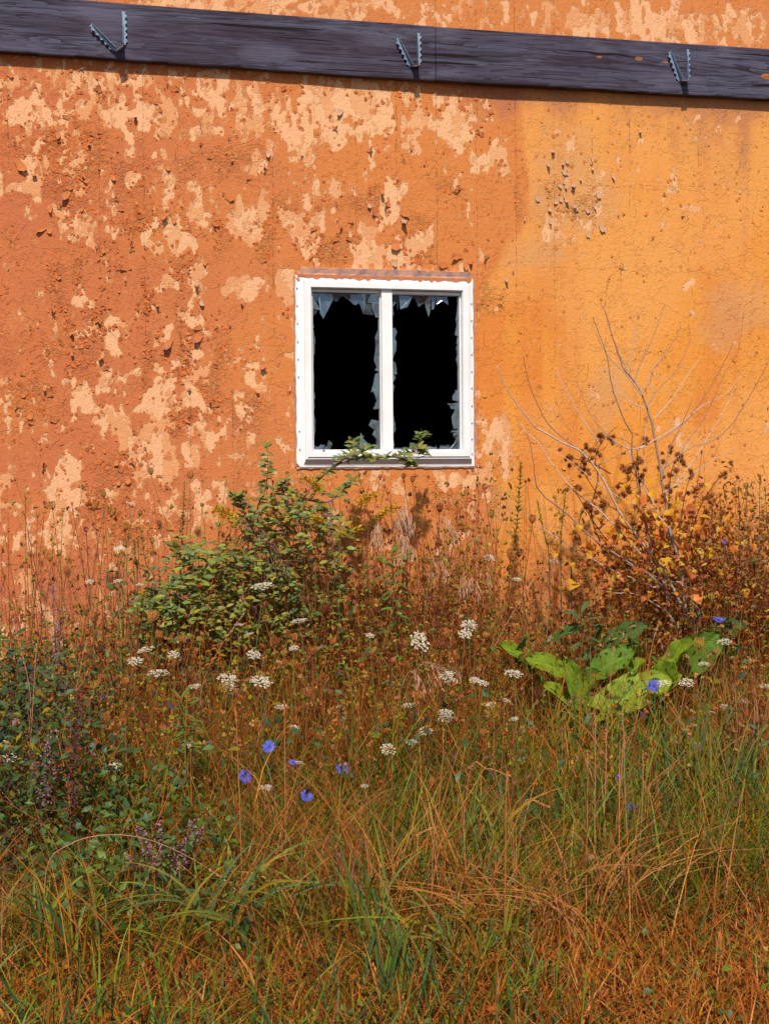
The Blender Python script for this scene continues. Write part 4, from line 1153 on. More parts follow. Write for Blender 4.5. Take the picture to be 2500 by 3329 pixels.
# (px, py, width in photograph px, tilt towards the viewer)
LACE = [(855,1916,62,.15,'over the green shrub'),(975,2027,48,.25,''),(1359,2091,66,.95,''),(1524,2038,44,.6,''),(1512,2068,40,.5,''),
 (478,2120,50,.25,''),(565,2134,38,.4,''),(440,2156,42,.5,''),(516,2200,62,.3,''),(825,2135,42,.35,''),(957,2112,30,.3,''),(740,2216,56,.3,''),(748,2243,46,.3,''),
 (848,2226,62,.35,''),(633,2238,36,.3,''),(776,2036,26,.2,''),(812,2066,24,.2,''),(1202,2070,26,.4,''),(1455,2202,46,.3,''),(1465,2220,44,.3,''),(1543,2217,34,.3,''),(1570,2227,34,.3,''),
 (1669,2199,52,.3,''),(1331,2300,40,.2,''),(1448,2325,44,.3,''),(1450,2343,44,.25,''),(1385,2384,42,.35,''),(1261,2442,46,.5,''),(1340,2418,30,.3,''),(1641,2283,34,.3,''),(1598,2296,30,.3,''),
 (1673,2341,22,.4,''),(914,2304,34,.25,''),(956,2371,32,.4,''),(607,2432,34,.4,''),(864,2567,36,.2,''),(1186,2560,22,.3,''),(1107,2304,26,.2,''),
 (2356,2094,42,.25,''),(2290,2165,36,.05,''),(2160,2228,38,.2,''),(2232,2226,44,.35,''),(2492,2240,40,.25,''),(2359,2304,34,.3,''),(2315,2320,24,.3,''),(2232,2380,28,.2,''),(2258,2366,26,.2,''),(2273,2424,30,.2,''),(2425,2290,34,.3,''),
 (2390,3086,42,.5,''),(2352,3116,38,.4,''),(30,2470,40,.4,''),(8,2428,38,.4,''),(376,2500,40,.4,''),(973,2485,28,.3,''),(1923,2793,24,.3,''),
 (390,1790,34,.3,''),(420,1640,22,.3,''),(292,1895,26,.3,''),(385,1893,26,.3,''),(455,1905,22,.3,''),(1590,1818,34,.5,''),(1800,1828,26,.3,''),(1680,1888,26,.4,''),(2065,1633,30,.1,'')]

def lace_zone(px, py):
    if px > 2150 and py > 2900: return 'in the front corner by the right edge'
    if py < 2000: return 'standing before the bare wall'
    if px > 2050: return 'right of the big green leaves'
    if px < 640 and py > 2400: return 'low in the left-hand grass'
    if px < 700: return 'in the left-hand flower patch'
    if px < 1060: return 'below and left of the window'
    if py > 2270: return 'low in the middle of the meadow'
    return 'between the window and the green leaves'

def zoned(items, zone):
    d = {}
    for it in items: d.setdefault(zone(it[0], it[1]), []).append(it)
    for z, l in d.items():
        l.sort(key=lambda q: q[0])
        for i, it in enumerate(l): yield z, (ordinal(i, len(l)) if len(l) > 1 else 'only one'), it, len(l)

for z, od, (px, py, w, tilt, _), n in zoned(LACE, lace_zone):
    Y = depth_for(py, random.uniform(-.1, .1))
    head = at(px, py, Y)
    if head[2] - gz(head[0], Y) < 0.10: Y += 0.25; head = at(px, py, Y)
    sc = w / 2 / FPX * float((head - CAM) @ fw)
    root, mb, pts = stem_to(head - np.array([0, 0, .15 * sc]), jit((0.13, 0.15, 0.04)), jit((0.24, 0.22, 0.07)), .0024, .0015)
    t = thing('lace_flower', f'white lacy flower head {z}, {od}', 'flower', root, 'white lace flowers in bloom')
    mb.obj('stem', M['stalk'], t)
    if len(pts) > 4:
        for _k, _L, _c in ((2, .08, GRN2), (3, .06, OLIVE)):
            m2 = MB(); feather_leaf(m2, pts[_k], (random.uniform(-1, 1), -.5, .5), _L, jit(_c)); m2.obj('leaf', M['leaf'], t)
    put(random.choice(UMB), 'umbel', t, tuple(head - root), (tilt + random.uniform(-.1, .15), random.gauss(0, .15), random.uniform(-.6, .6)), sc * 1.2)

SEED = []
def addc(x0, y0, sc, rows): SEED.extend((x0 + a / sc, y0 + b / sc, c, k) for (a, b, c, k) in rows)
addc(0, 1500, 2.373, [(200,272,16,'ochre'),(405,345,24,'ochre'),(485,378,14,'ochre'),(640,200,14,'ochre'),(555,330,12,'rust'),(290,415,16,'ochre'),(730,345,32,'rust'),(860,395,34,'ochre'),(800,255,24,'green'),
  (1165,80,22,'green'),(1470,110,26,'ochre'),(1560,340,14,'ochre'),(970,510,26,'ochre'),(1080,405,18,'green'),(995,580,20,'green'),(965,640,22,'green'),(1175,615,22,'green'),(460,705,20,'ochre'),(340,690,22,'ochre'),(385,745,26,'ochre'),
  (765,805,18,'ochre'),(850,570,14,'ochre'),(800,580,14,'rust'),(665,530,20,'dark'),(255,915,14,'ochre'),(545,775,14,'ochre'),(38,890,14,'rust'),(235,720,18,'rust'),(190,400,14,'rust'),(1350,640,22,'green'),(1420,690,20,'ochre'),
  (1180,1200,40,'rust'),(1055,1240,26,'rust'),(930,1410,34,'rust'),(1225,1340,26,'rust'),(785,1680,26,'rust'),(735,1735,30,'ochre'),(680,1770,22,'rust'),(295,1790,24,'ochre'),(475,1835,30,'ochre'),(1035,1800,28,'rust'),(970,1700,26,'rust'),(1145,1530,20,'rust'),(1540,1375,22,'ochre')])
addc(650, 1400, 2.076, [(260,285,10,'ochre'),(175,358,11,'ochre'),(125,515,22,'ochre'),(15,505,14,'ochre'),(475,265,26,'rust'),(450,380,20,'rust'),(470,555,22,'rust'),(845,1215,40,'dark'),(500,1430,36,'rust'),(760,1490,36,'rust'),(895,1430,24,'rust'),
  (1200,1225,32,'dark'),(1160,1165,22,'rust'),(1185,1440,18,'ochre'),(630,1580,30,'ochre'),(570,1570,26,'rust'),(570,1510,22,'ochre'),(440,1275,22,'ochre'),(600,1390,20,'ochre'),(730,1770,38,'rust'),(1470,1800,40,'rust'),(1390,1580,22,'rust'),(1240,1310,20,'rust'),
  (160,1590,22,'ochre'),(150,1750,34,'ochre'),(400,1650,20,'ochre'),(1435,330,20,'rust'),(1375,310,16,'dark'),(1215,310,14,'rust'),(1075,300,14,'rust')])
addc(1200, 1500, 2.373, [(545,365,26,'dark'),(900,540,24,'ochre'),(945,410,24,'green'),(765,680,18,'ochre'),(550,1420,40,'dark'),(590,1340,34,'rust'),(640,1510,34,'rust'),(515,1150,28,'dark'),(400,1010,26,'rust'),(1310,1800,38,'dark'),(1260,450,28,'rust'),
  (860,740,22,'rust'),(1200,1475,20,'rust'),(900,1345,22,'rust'),(290,1580,22,'rust'),(890,200,20,'rust'),(1090,720,30,'rust'),(1160,710,26,'dark'),(380,540,22,'rust')])
SEED += [(2454,2455,60,'rust'),(1940,2663,40,'rust'),(1947,2712,30,'rust'),(2163,2745,30,'rust'),(1405,2545,26,'rust'),(835,2365,40,'rust'),(1010,2390,34,'rust'),(1040,2395,30,'ochre'),(470,2340,36,'dark'),(345,2340,34,'rust'),(465,2360,30,'rust'),(380,2410,28,'rust'),(265,2270,26,'rust'),
         (160,2535,22,'rust'),(2280,2780,22,'rust'),(2205,2820,20,'rust'),(2160,2900,18,'rust'),(1420,2560,22,'rust'),(2272,2095,34,'ochre'),(2425,1582,20,'green'),(2281,1470,10,'rust')]
def seed_zone(px, py):
    if px < 720 and py < 1680: return 'rising highest against the left wall'
    if px < 720 and py < 1960: return 'against the lower left wall'
    if px < 720 and py < 2230: return 'in the upper left of the meadow'
    if px < 720: return 'low in the left-hand weeds'
    if px < 1150 and py < 1900: return 'around the green shrub'
    if px < 1900 and py < 1900: return 'against the wall below the window'
    if px > 1850: return 'on the right side of the meadow'
    if px < 1120 and py < 2150: return 'below the green shrub'
    if px < 1120: return 'low in the middle left of the meadow'
    return 'between the shrub and the green leaves'
COLW = {'rust': 'rust-brown', 'ochre': 'ochre', 'green': 'greenish', 'dark': 'dark red-brown'}
for z, od, (px, py, w, k), n in zoned(SEED, seed_zone):
    Y = depth_for(py, random.uniform(-.12, .12)); head = at(px, py, Y)
    if head[2] - gz(head[0], Y) < 0.10: Y += 0.25; head = at(px, py, Y)
    sc = w / 2 / FPX * float((head - CAM) @ fw)
    c = {'rust': (0.26, 0.085, 0.03), 'ochre': (0.30, 0.16, 0.035), 'green': (0.24, 0.19, 0.035), 'dark': (0.16, 0.05, 0.025)}[k]
    root, mb, pts = stem_to(head - np.array([0, 0, .85 * sc]), jit(c), jit(c), .0026, .0014, .085)
    t = thing('seed_head_plant', f'{COLW[k]} nest-shaped seed head {z}, {od}', 'seed head', root, 'dried nest-shaped seed heads')
    mb.obj('stem', M['stalk'], t)
    put(random.choice(NEST[k]), 'seed_head', t, tuple(head - root), (random.gauss(0.1, .25), random.gauss(0, .25), random.uniform(0, 6)), (sc * 1.25, sc * 1.25, sc * random.uniform(1.0, 1.3)))

EXTRA = []
while len(EXTRA) < 42:
    px, py = random.uniform(260, 1640), random.uniform(2060, 2440)
    Y = depth_for(py, random.uniform(-.1, .2)); head = at(px, py, Y)
    if head[2] - gz(head[0], Y) > 0.12: EXTRA.append((px, py, Y, head))
for z, od, (px, py, Y, head), n in zoned(EXTRA, lambda px, py: 'among the left-hand flowers' if px < 720 else ('in the grass below the shrub' if px < 1150 else 'in the grass below the window')):
    k = random.choice(('rust', 'rust', 'ochre', 'dark')); sc = random.uniform(.011, .019)
    root, mb, pts = stem_to(head - np.array([0, 0, .85 * sc]), RUST, RUST, .0024, .0014, .05)
    t = thing('seed_head_plant', f'small {COLW[k]} half-hidden seed head {z}, {od}', 'seed head', root, 'small seed heads in the thick of the meadow')
    mb.obj('stem', M['stalk'], t); put(random.choice(NEST[k]), 'seed_head', t, tuple(head - root), (random.gauss(.1, .3), random.gauss(0, .3), random.uniform(0, 6)), sc)

CHIC = [(876,2430,40,.9,'blue flower above the others in the middle of the meadow'),(953,2481,28,.5,'small half-hidden blue flower beside a white lace head'),(1112,2499,42,1.0,'rounded blue flower, right-hand one of the middle group'),
        (795,2526,42,1.2,'blue flower facing out, left-hand one of the middle group'),(997,2591,40,.8,'lowest blue flower of the middle group'),(2011,2529,26,.5,'faint blue flower among pale stalks on the right'),
        (2053,2627,40,.4,'blue flower on a pale stem in the right foreground grass'),(2119,2672,24,-1.0,'small blue flower seen edge-on beside a brown stalk'),(2127,2231,40,-.9,'blue flower turned sideways under the big green leaves'),
        (2337,2017,36,.3,'blue flower in shade at the sapling foot'),(2355,1762,18,.6,'small blue flower high beside the burdock'),(2462,1787,16,.6,'tiny blue flower at the right edge')]
for (px, py, w, tilt, lab) in CHIC:
    Y = depth_for(py, 0.05); head = at(px, py, Y)
    sc = w / 2 / FPX * float((head - CAM) @ fw)
    root, mb, pts = stem_to(head - np.array([0, 0, .3 * sc]), jit((.14, .14, .04)), jit((.22, .15, .06)), .002, .0014)
    t = thing('chicory', lab, 'flower', root, 'blue wild flowers')
    for q in (2, 4):
        tube(mb, [pts[q], pts[q] + np.array([random.choice((-1, 1)) * .03, 0, .04])], .001, .0008, 3, (.16, .14, .05))
        leaf(mb, pts[q], (random.choice((-1, 1)), -.2, .3), (0, 0, 1), .05, .012, GRN2, .2, .2, 'lance')
    mb.obj('stem', M['stalk'], t)
    put(random.choice(CHI), 'flower', t, tuple(head - root), (max(tilt, 0) if tilt > 0 else .9, (tilt if tilt < 0 else random.gauss(0, .2)), random.uniform(-.4, .4)), sc * 1.15)

# small yellow daisies
for (px, py, lab) in ((6,1754,'yellow flower at the left edge before the wall'),(145,2084,'small yellow flower low left, before the purple weeds'),(358,2030,'small yellow flower left of the shrub'),(270,2161,'tiny yellow flower below its left-hand neighbour'),(1617,1724,'tiny yellow flower by the tall leafy spike'),(2050,2040,'tiny yellow flower over the green leaves')):
    Y = depth_for(py, 0); head = at(px, py, Y)
    root, mb, pts = stem_to(head, (.14, .14, .04), (.2, .17, .05), .0016, .001)
    t = thing('yellow_flower', lab, 'flower', root, 'small yellow flowers'); mb.obj('stem', M['stalk'], t)
    m2 = MB()
    for i in range(12):
        a = i * .5236; leaf(m2, head - root, (math.cos(a), math.sin(a), .25), (0, 0, 1), .012, .007, (.75, .42, .02), .1, .1)
    o = m2.obj('petals', M['petal'], t)

# ------------------------------------------------------------------ bare sapling
ROW = []
def e5(*p): return [(1500 + a / 1.661, 850 + b / 1.661) for a, b in p]
def f4(*p): return [(1750 + a / 2.215, 1350 + b / 2.215) for a, b in p]
STEMS = [
 (f4((1110,1570),(1010,1330),(930,1180),(830,1030),(720,880),(610,740),(540,610),(440,420),(310,265),(180,200),(20,110)) + e5((390,885),(300,770),(240,680),(190,560)), .010, .0014, 0, -.20),
 (f4((1150,1550),(1150,1420),(1100,1340),(1050,1220),(1010,1040),(960,880)) + e5((1110,1350),(1085,1200),(1060,1040),(1040,940),(1015,830),(970,710),(930,640),(890,600),(860,540),(820,420),(780,280),(750,225)), .013, .0012, 1, .05),
 (f4((1010,1610),(960,1480),(930,1330),(910,1230)) + e5((1060,1650),(1030,1600),(990,1400),(960,1240),(940,1130),(920,1020),(922,930),(880,860),(820,700),(800,600),(780,490),(720,330),(710,300)), .009, .0011, 1, -.1),
 (f4((1080,1490),(1040,1260),(1000,1010),(950,890),(870,720),(800,580),(720,430),(650,250),(590,120)), .008, .0015, 0, .1),
 (f4((1000,1420),(930,1210),(840,1240),(720,1190),(500,1100),(300,980),(130,880),(0,790))[1:] + e5((325,1340)), .005, .001, 0, .15),
 (f4((950,1300),(840,1180),(600,1030),(360,860),(220,720),(130,650),(50,590),(0,530)) + e5((400,1190),(390,1100),(370,980),(350,920)), .006, .001, 1, -.15),
 (f4((900,1180),(700,960),(560,810),(420,670),(300,580),(210,490),(100,350),(10,210)) + e5((350,920),(325,880)), .006, .001, 0, .2),
 (e5((1120,1440),(1000,1290),(985,1100),(990,950),(1010,800),(1030,650)), .0035, .0009, 0, .1),
 (f4((1010,1530),(940,1440),(840,1360),(700,1290),(560,1280),(440,1260)), .005, .0012, 0, -.1),
 (f4((1060,1200),(960,1200),(880,1180),(760,1120),(640,1070)), .004, .001, 0, -.12),
]
TWIGS = [
 (e5((960,1010),(1150,900),(1300,780),(1420,720),(1530,590)), 0, .1), (e5((1060,970),(1200,870),(1260,800),(1330,700),(1400,580),(1470,440)), 1, -.1),
 (e5((1090,1120),(1230,1010),(1350,970),(1450,890),(1530,770),(1600,650),(1655,550)), 1, -.2), (e5((1110,1260),(1250,1080),(1330,950),(1420,800),(1470,690)), 0, .15),
 (e5((1090,1250),(1230,1160),(1350,1080),(1480,1010)), 0, -.1), (e5((1000,780),(1070,680),(1140,610),(1200,510),(1240,415)), 1, .1), (e5((975,720),(1030,590),(1090,510),(1150,420),(1190,335)), 0, -.15),
 (e5((935,640),(970,540),(1020,440),(1060,340),(1092,240)), 1, .1), (e5((900,605),(920,480),(940,370),(950,300)), 0, 0), (e5((970,715),(880,600),(800,520),(750,440),(730,390)), 0, -.1), (e5((960,690),(880,560),(830,440),(785,320)), 1, .12),
 (e5((740,980),(660,860),(600,760),(540,650),(510,570)), 0, .1), (e5((850,1000),(720,860),(670,770),(620,640)), 1, .15), (e5((690,1050),(600,990),(480,890),(420,790),(370,670),(330,500)), 1, -.15),
 (e5((1040,850),(1130,750),(1230,600),(1280,530)), 0, .1), (e5((1080,1180),(1130,1000),(1180,900),(1250,740)), 1, -.1), (e5((740,1100),(820,1060),(930,1000),(1010,950)), 1, .1), (e5((1000,1330),(880,1290),(740,1200),(560,1060),(440,1000)), 0, .1),
 (e5((1150,1200),(1200,1000),(1300,860),(1440,570)), 1, .05), (e5((1000,1000),(900,1010),(800,950),(700,900)), 0, -.12), (e5((980,790),(900,750),(830,670),(780,560)), 0, .1)]
YS = -0.50
foot = at(2245, 2060, YS); rootp = np.array([foot[0], YS, gz(foot[0], YS)])
sap = thing('bare_sapling', 'leafless grey many-stemmed sapling spreading before the yellow wall', 'sapling', rootp)
PALE, DARKST = (0.60, 0.46, 0.40), (0.26, 0.16, 0.12)
def branch(px, r0, r1, dark, dy, name, root_in=False):
    n = len(px); P = [at(a, b, YS + dy * (i / (n - 1)) ** 1.5) for i, (a, b) in enumerate(px)]
    if root_in: P = [np.array([rootp[0] + (P[0][0] - rootp[0]) * .7, YS, rootp[2] - .03])] + P
    mb = MB(); q = smooth_path(np.array(P) - rootp, 5 * n)
    q = q + np.random.default_rng(int(px[0][0])).normal(0, r0 * .12, q.shape)
    tube(mb, q, r0, r1, 6 if r0 > .004 else 4, PALE if not dark else (.42, .30, .26), col1=DARKST if dark else PALE, pw=.8)
    return mb.obj(name, M['stalk'], sap, smooth=True)
for i, (p, r0, r1, dk, dy) in enumerate(STEMS): branch(p, r0 * 0.95, r1 * 1.25, dk, dy, 'stem', i < 3)
for (p, dk, dy) in TWIGS: branch(p, .0030, .0012, dk, dy, 'twig')

# ------------------------------------------------------------------ dry burdock: stalks, burrs, yellow leaves
bx = at(2180, 2050, -.42); broot = np.array([bx[0], -.42, gz(bx[0], -.42)])
burd = thing('dry_burdock', 'brown burdock with burr clusters and yellow leaves around the bare sapling', 'burdock', broot)
BST = [f4((900,1500),(700,1200),(500,1000),(380,720),(430,470),(410,350),(430,240),(500,140),(560,88)), f4((950,1500),(860,1100),(760,700),(720,420),(710,240)), f4((1000,1500),(950,1000),(940,640),(960,400),(1030,270)),
       f4((1050,1500),(1080,1000),(1150,700),(1250,520),(1320,430)), f4((900,1500),(640,1100),(420,800),(270,560),(190,490)), f4((1050,1480),(1200,1100),(1300,800),(1360,620)), f4((900,1450),(600,1200),(330,1000),(260,850)),
       f4((950,1480),(900,900),(800,560),(640,380),(590,350)), f4((980,1480),(1010,900),(1060,560),(1100,420)), f4((860,1200),(640,760),(470,620),(330,420),(300,340)), f4((520,420),(380,340),(250,310),(210,290))]
nodes = []
for k, s in enumerate(BST):
    dy = random.uniform(-.2, .2); n = len(s)
    P = [at(a, b, -.42 + dy * i / n) for i, (a, b) in enumerate(s)]
    if k < 9 and k != 10: P = [broot + np.array([random.uniform(-.06, .06), 0, -.02])] + P
    q = smooth_path(np.array(P) - broot, 26); mb = MB()
    tube(mb, q, .0055 if k < 4 else .0038, .0016, 5, (.20, .075, .04), col1=(.15, .05, .025)); mb.obj('stem', M['stalk'], burd, smooth=True)
    nodes += [q[i] for i in range(8, 26)]
BUR = [(440,140),(460,150),(540,150),(530,185),(345,215),(370,250),(400,250),(225,300),(240,310),(335,350),(300,380),(355,395),(320,330),(770,170),(770,205),(955,230),(720,310),(700,345),(725,340),(1000,280),(1030,290),(1040,330),(1010,320),(900,335),(990,395),(940,430),
       (1105,420),(600,380),(660,380),(640,400),(745,440),(1310,440),(1330,430),(590,500),(650,520),(655,550),(900,580),(930,515),(280,520),(340,640),(350,660),(420,700),(480,640),(460,620),(700,660),(570,770),(560,800),(800,700),(820,790),(850,760),(830,730),(1000,690),(960,720),
       (1060,800),(1010,760),(1140,530),(1210,590),(1190,600),(1330,700),(260,850),(280,880),(880,920),(900,950),(870,960),(980,1000),(1160,930),(1200,900),(1250,1150),(1280,1130),(650,1080),(540,1100),(380,1080),(1100,1310),(1140,1320),(1000,930),(1080,560),(760,640),(440,560),(1220,700),(1150,860),(700,780),(620,580)]
for (a, b) in BUR:
    px, py = 1750 + a / 2.215, 1350 + b / 2.215
    Y = -.42 + random.uniform(-.22, .15); p = at(px, py, Y) - broot
    nn = min(nodes, key=lambda q: np.linalg.norm(q - p))
    o = put(random.choice(BURR), 'burr', burd, tuple(p), (random.uniform(0, 6), random.uniform(0, 6), 0), random.uniform(.017, .024))
    m = MB(); tube(m, [nn, (nn + p) / 2 + (0, 0, .01), p], .0014, .001, 3, (.19, .065, .03)); m.obj('burr_stalk', M['stalk'], burd)
    for _ in range(random.choice((1, 1, 2))):
        p2 = p + np.array([random.gauss(0, .02), random.gauss(0, .02), random.gauss(-.01, .015)])
        put(random.choice(BURR), 'burr', burd, tuple(p2), (random.uniform(0, 6), random.uniform(0, 6), 0), random.uniform(.014, .021))
YLW = [(.72, .40, .02), (.60, .42, .03), (.70, .25, .02), (.62, .19, .02), (.46, .13, .03)]
def yleaf_mesh(k):
    m = MB(); rs = random.Random(k); c = YLW[k % 5]
    leaf(m, np.zeros(3), (1, 0, .0), (0, 0, 1), 1.0, rs.uniform(.75, 1.0), jit(c, .1), rs.uniform(.1, .5), rs.uniform(.1, .6), 'heart', col2=jit((c[0] * .8, c[1] * .6, c[2]), .1))
    return m.mesh('leaf', M['leaf'])
YM = [yleaf_mesh(k) for k in range(10)]
YL = [(470,830,.07),(520,830,.06),(460,895,.045),(260,1200,.05),(490,1220,.05),(270,1060,.05),(1110,940,.075),(1190,980,.05),(1230,1090,.085),(1290,1100,.07),(1260,1190,.06),(1270,1230,.06),(1170,1320,.05),(1130,1280,.05),(1440,1520,.09),(760,1460,.08),(740,1500,.06),(960,1590,.06),
      (1190,500,.045),(1160,740,.045),(1250,860,.04),(1370,1110,.06),(990,1130,.05),(980,1140,.045),(910,1030,.05),(1060,690,.05),(720,570,.05),(680,580,.05),(760,590,.05),(800,640,.04),(900,740,.06),(940,680,.05),(1030,770,.05),(940,600,.04),(860,830,.05),(630,960,.04),(650,800,.04),(580,1130,.05),
      (700,1230,.04),(740,1270,.04),(1300,1320,.05),(1510,1330,.05),(850,1000,.05),(800,970,.04),(1050,1010,.05),(1080,870,.04),(720,1320,.05),(900,1370,.05),(1040,1450,.05),(430,1090,.05),(420,1100,.04),(1240,1000,.05),(960,1080,.05),(660,1220,.05),(820,480,.04),(640,420,.04),(610,500,.03)]
for (a, b, L) in YL:
    px, py = 1750 + a / 2.215, 1350 + b / 2.215
    p = at(px, py, -.42 + random.uniform(-.2, .12)) - broot
    put(random.choice(YM), 'leaf', burd, tuple(p), (random.uniform(-.9, .9), random.uniform(-.4, 1.2), random.uniform(-2.6, -.4)), min(L, .075) * 1.25)
for i in range(470):   # smaller yellowing leaves through the plant
    a, b = random.gauss(900, 330), random.gauss(930, 290)
    if not (480 < b < 1500) or b < 480 + abs(a - 900) * .5: continue
    p = at(1750 + a / 2.215, 1350 + b / 2.215, -.42 + random.uniform(-.25, .15)) - broot
    put(random.choice(YM), 'leaf', burd, tuple(p), (random.uniform(-.9, .9), random.uniform(-.4, 1.2), random.uniform(-2.8, -.2)), random.uniform(.025, .05))

# ------------------------------------------------------------------ green burdock leaves at the foot
def big_leaf(base, tip, width, nrm, col, seed, root):
    rs = random.Random(seed); mb = MB(); n, m = 18, 14
    base = vpt(base); tip = vpt(tip); L = np.linalg.norm(tip - base); d = unit(tip - base); s = unit(np.cross(d, nrm)); nr = unit(np.cross(s, d))
    V = []; C = []
    for i in range(n + 1):
        t = i / n
        w = width * (0.5 * (math.sin(math.pi * min(1, t * .93 + .07)) ** .55)) * (1 + .05 * math.sin(t * 23 + seed) + .035 * math.sin(t * 51 + 2 * seed))
        for j in range(m + 1):
            u = j / m * 2 - 1
            back = -.16 * L * (1 - t) ** 3 * abs(u) ** 1.5
            ed = abs(u)
            z = .10 * width * ed ** 2 - .14 * L * t * t + .035 * width * ed * math.sin(t * 15 + (3 if u > 0 else 0) + seed) + .012 * width * math.cos(u * 9 + t * 5) + .02 * width * abs(((t * 5.5 + .45 * (1 - ed) + .02 * seed) % 1.0) - .5) * ed
            V.append(base + d * (L * t + back) + s * (u * w) + nr * z)
            vv = abs(((t * 5.5 + .45 * (1 - ed) + .02 * seed) % 1.0) - .5) * 2
            k = 1.35 if ed < .08 else (1.22 if vv < .16 else 1.0 - .10 * math.sin(t * 7 + u * 5 + seed))
            z += 0
            C.append(tuple(c * k for c in col))
    F = [(i * (m + 1) + j, i * (m + 1) + j + 1, (i + 1) * (m + 1) + j + 1, (i + 1) * (m + 1) + j) for i in range(n) for j in range(m)]
    mb.add(np.array(V) - root, F, np.array(C))
    return mb.obj('leaf', M['bigleaf'], ros, smooth=True)
rp = at(1990, 2330, -.85); rp = np.array([rp[0], -.80, gz(rp[0], -.80)])
ros = thing('burdock_rosette', 'broad bright green burdock leaves spread low before the sapling', 'burdock', rp)
BG = [(.19, .29, .018), (.11, .20, .02), (.25, .33, .025), (.06, .13, .03), (.085, .17, .02)]
BL = [((1900,2330),(1855,2150),.17,-.95,0),((1950,2310),(2180,2190),.22,-.98,2),((1890,2310),(1780,2215),.13,-.95,2),((1930,2190),(2060,2110),.17,-.8,1),((1850,2190),(1720,2130),.13,-.82,0),((1760,2170),(1640,2085),.12,-.75,0),((1700,2150),(1690,2070),.10,-.7,3),
      ((2150,2180),(2250,2070),.20,-.75,0),((2220,2170),(2340,2060),.17,-.72,1),((2060,2120),(2080,2090),.12,-.72,4),((1900,2120),(1960,2040),.14,-.62,3),((1960,2110),(2100,2020),.14,-.55,3),((2300,2080),(2430,2010),.13,-.5,3),((1740,2200),(1700,2130),.09,-.8,1),((2120,2230),(2200,2150),.12,-.9,0),((1800,2080),(1880,2030),.12,-.6,3),((2010,2220),(2090,2140),.14,-.86,2),
      ((1640,2150),(1600,2100),.08,-.78,1),((2330,2140),(2400,2090),.10,-.7,4)]
for k in range(12):
    x_, y_ = random.uniform(1650, 2330), random.uniform(2110, 2280)
    BL.append(((x_, y_ + 60), (x_ + random.uniform(-60, 60), y_ - 20), random.uniform(.08, .13), random.uniform(-.9, -.6), random.choice((0, 1, 2, 4))))
for k, (a, b, w, Y, c) in enumerate(BL):
    Y -= .12; p0 = at(*a, Y + .06); p1 = at(*b, Y - .05)
    L = np.linalg.norm(p1 - p0)
    big_leaf(p0, p1, w * 0.98, np.array([random.uniform(-.6, .6), random.uniform(-.9, -.3), .75]), jit(BG[c], .1), k, rp)
    m = MB(); g0 = np.array([rp[0] + (p0[0] - rp[0]) * .35, rp[1] + (p0[1] - rp[1]) * .35, rp[2]]) - rp
    tube(m, smooth_path([g0, (g0 + p0 - rp) / 2 + (0, 0, .03), p0 - rp], 6), .006, .003, 5, (.16, .20, .06)); m.obj('leaf_stalk', M['stalk'], ros)

# ------------------------------------------------------------------ green shrubs
def g2(*p): return [(650 + a / 2.076, 1400 + b / 2.076) for a, b in p]
LEAFM = []
for k in range(10):
    m = MB(); c = [(.19, .26, .055), (.15, .21, .06), (.25, .28, .04), (.12, .18, .06), (.30, .27, .04)][k % 5]
    leaf(m, np.zeros(3), (1, 0, 0), (0, 0, 1), 1.0, random.uniform(.30, .42), jit(c, .1), random.uniform(.05, .3), random.uniform(.1, .5), 'oval', col2=jit(c, .2))
    LEAFM.append(m.mesh('leaf', M['leaf']))

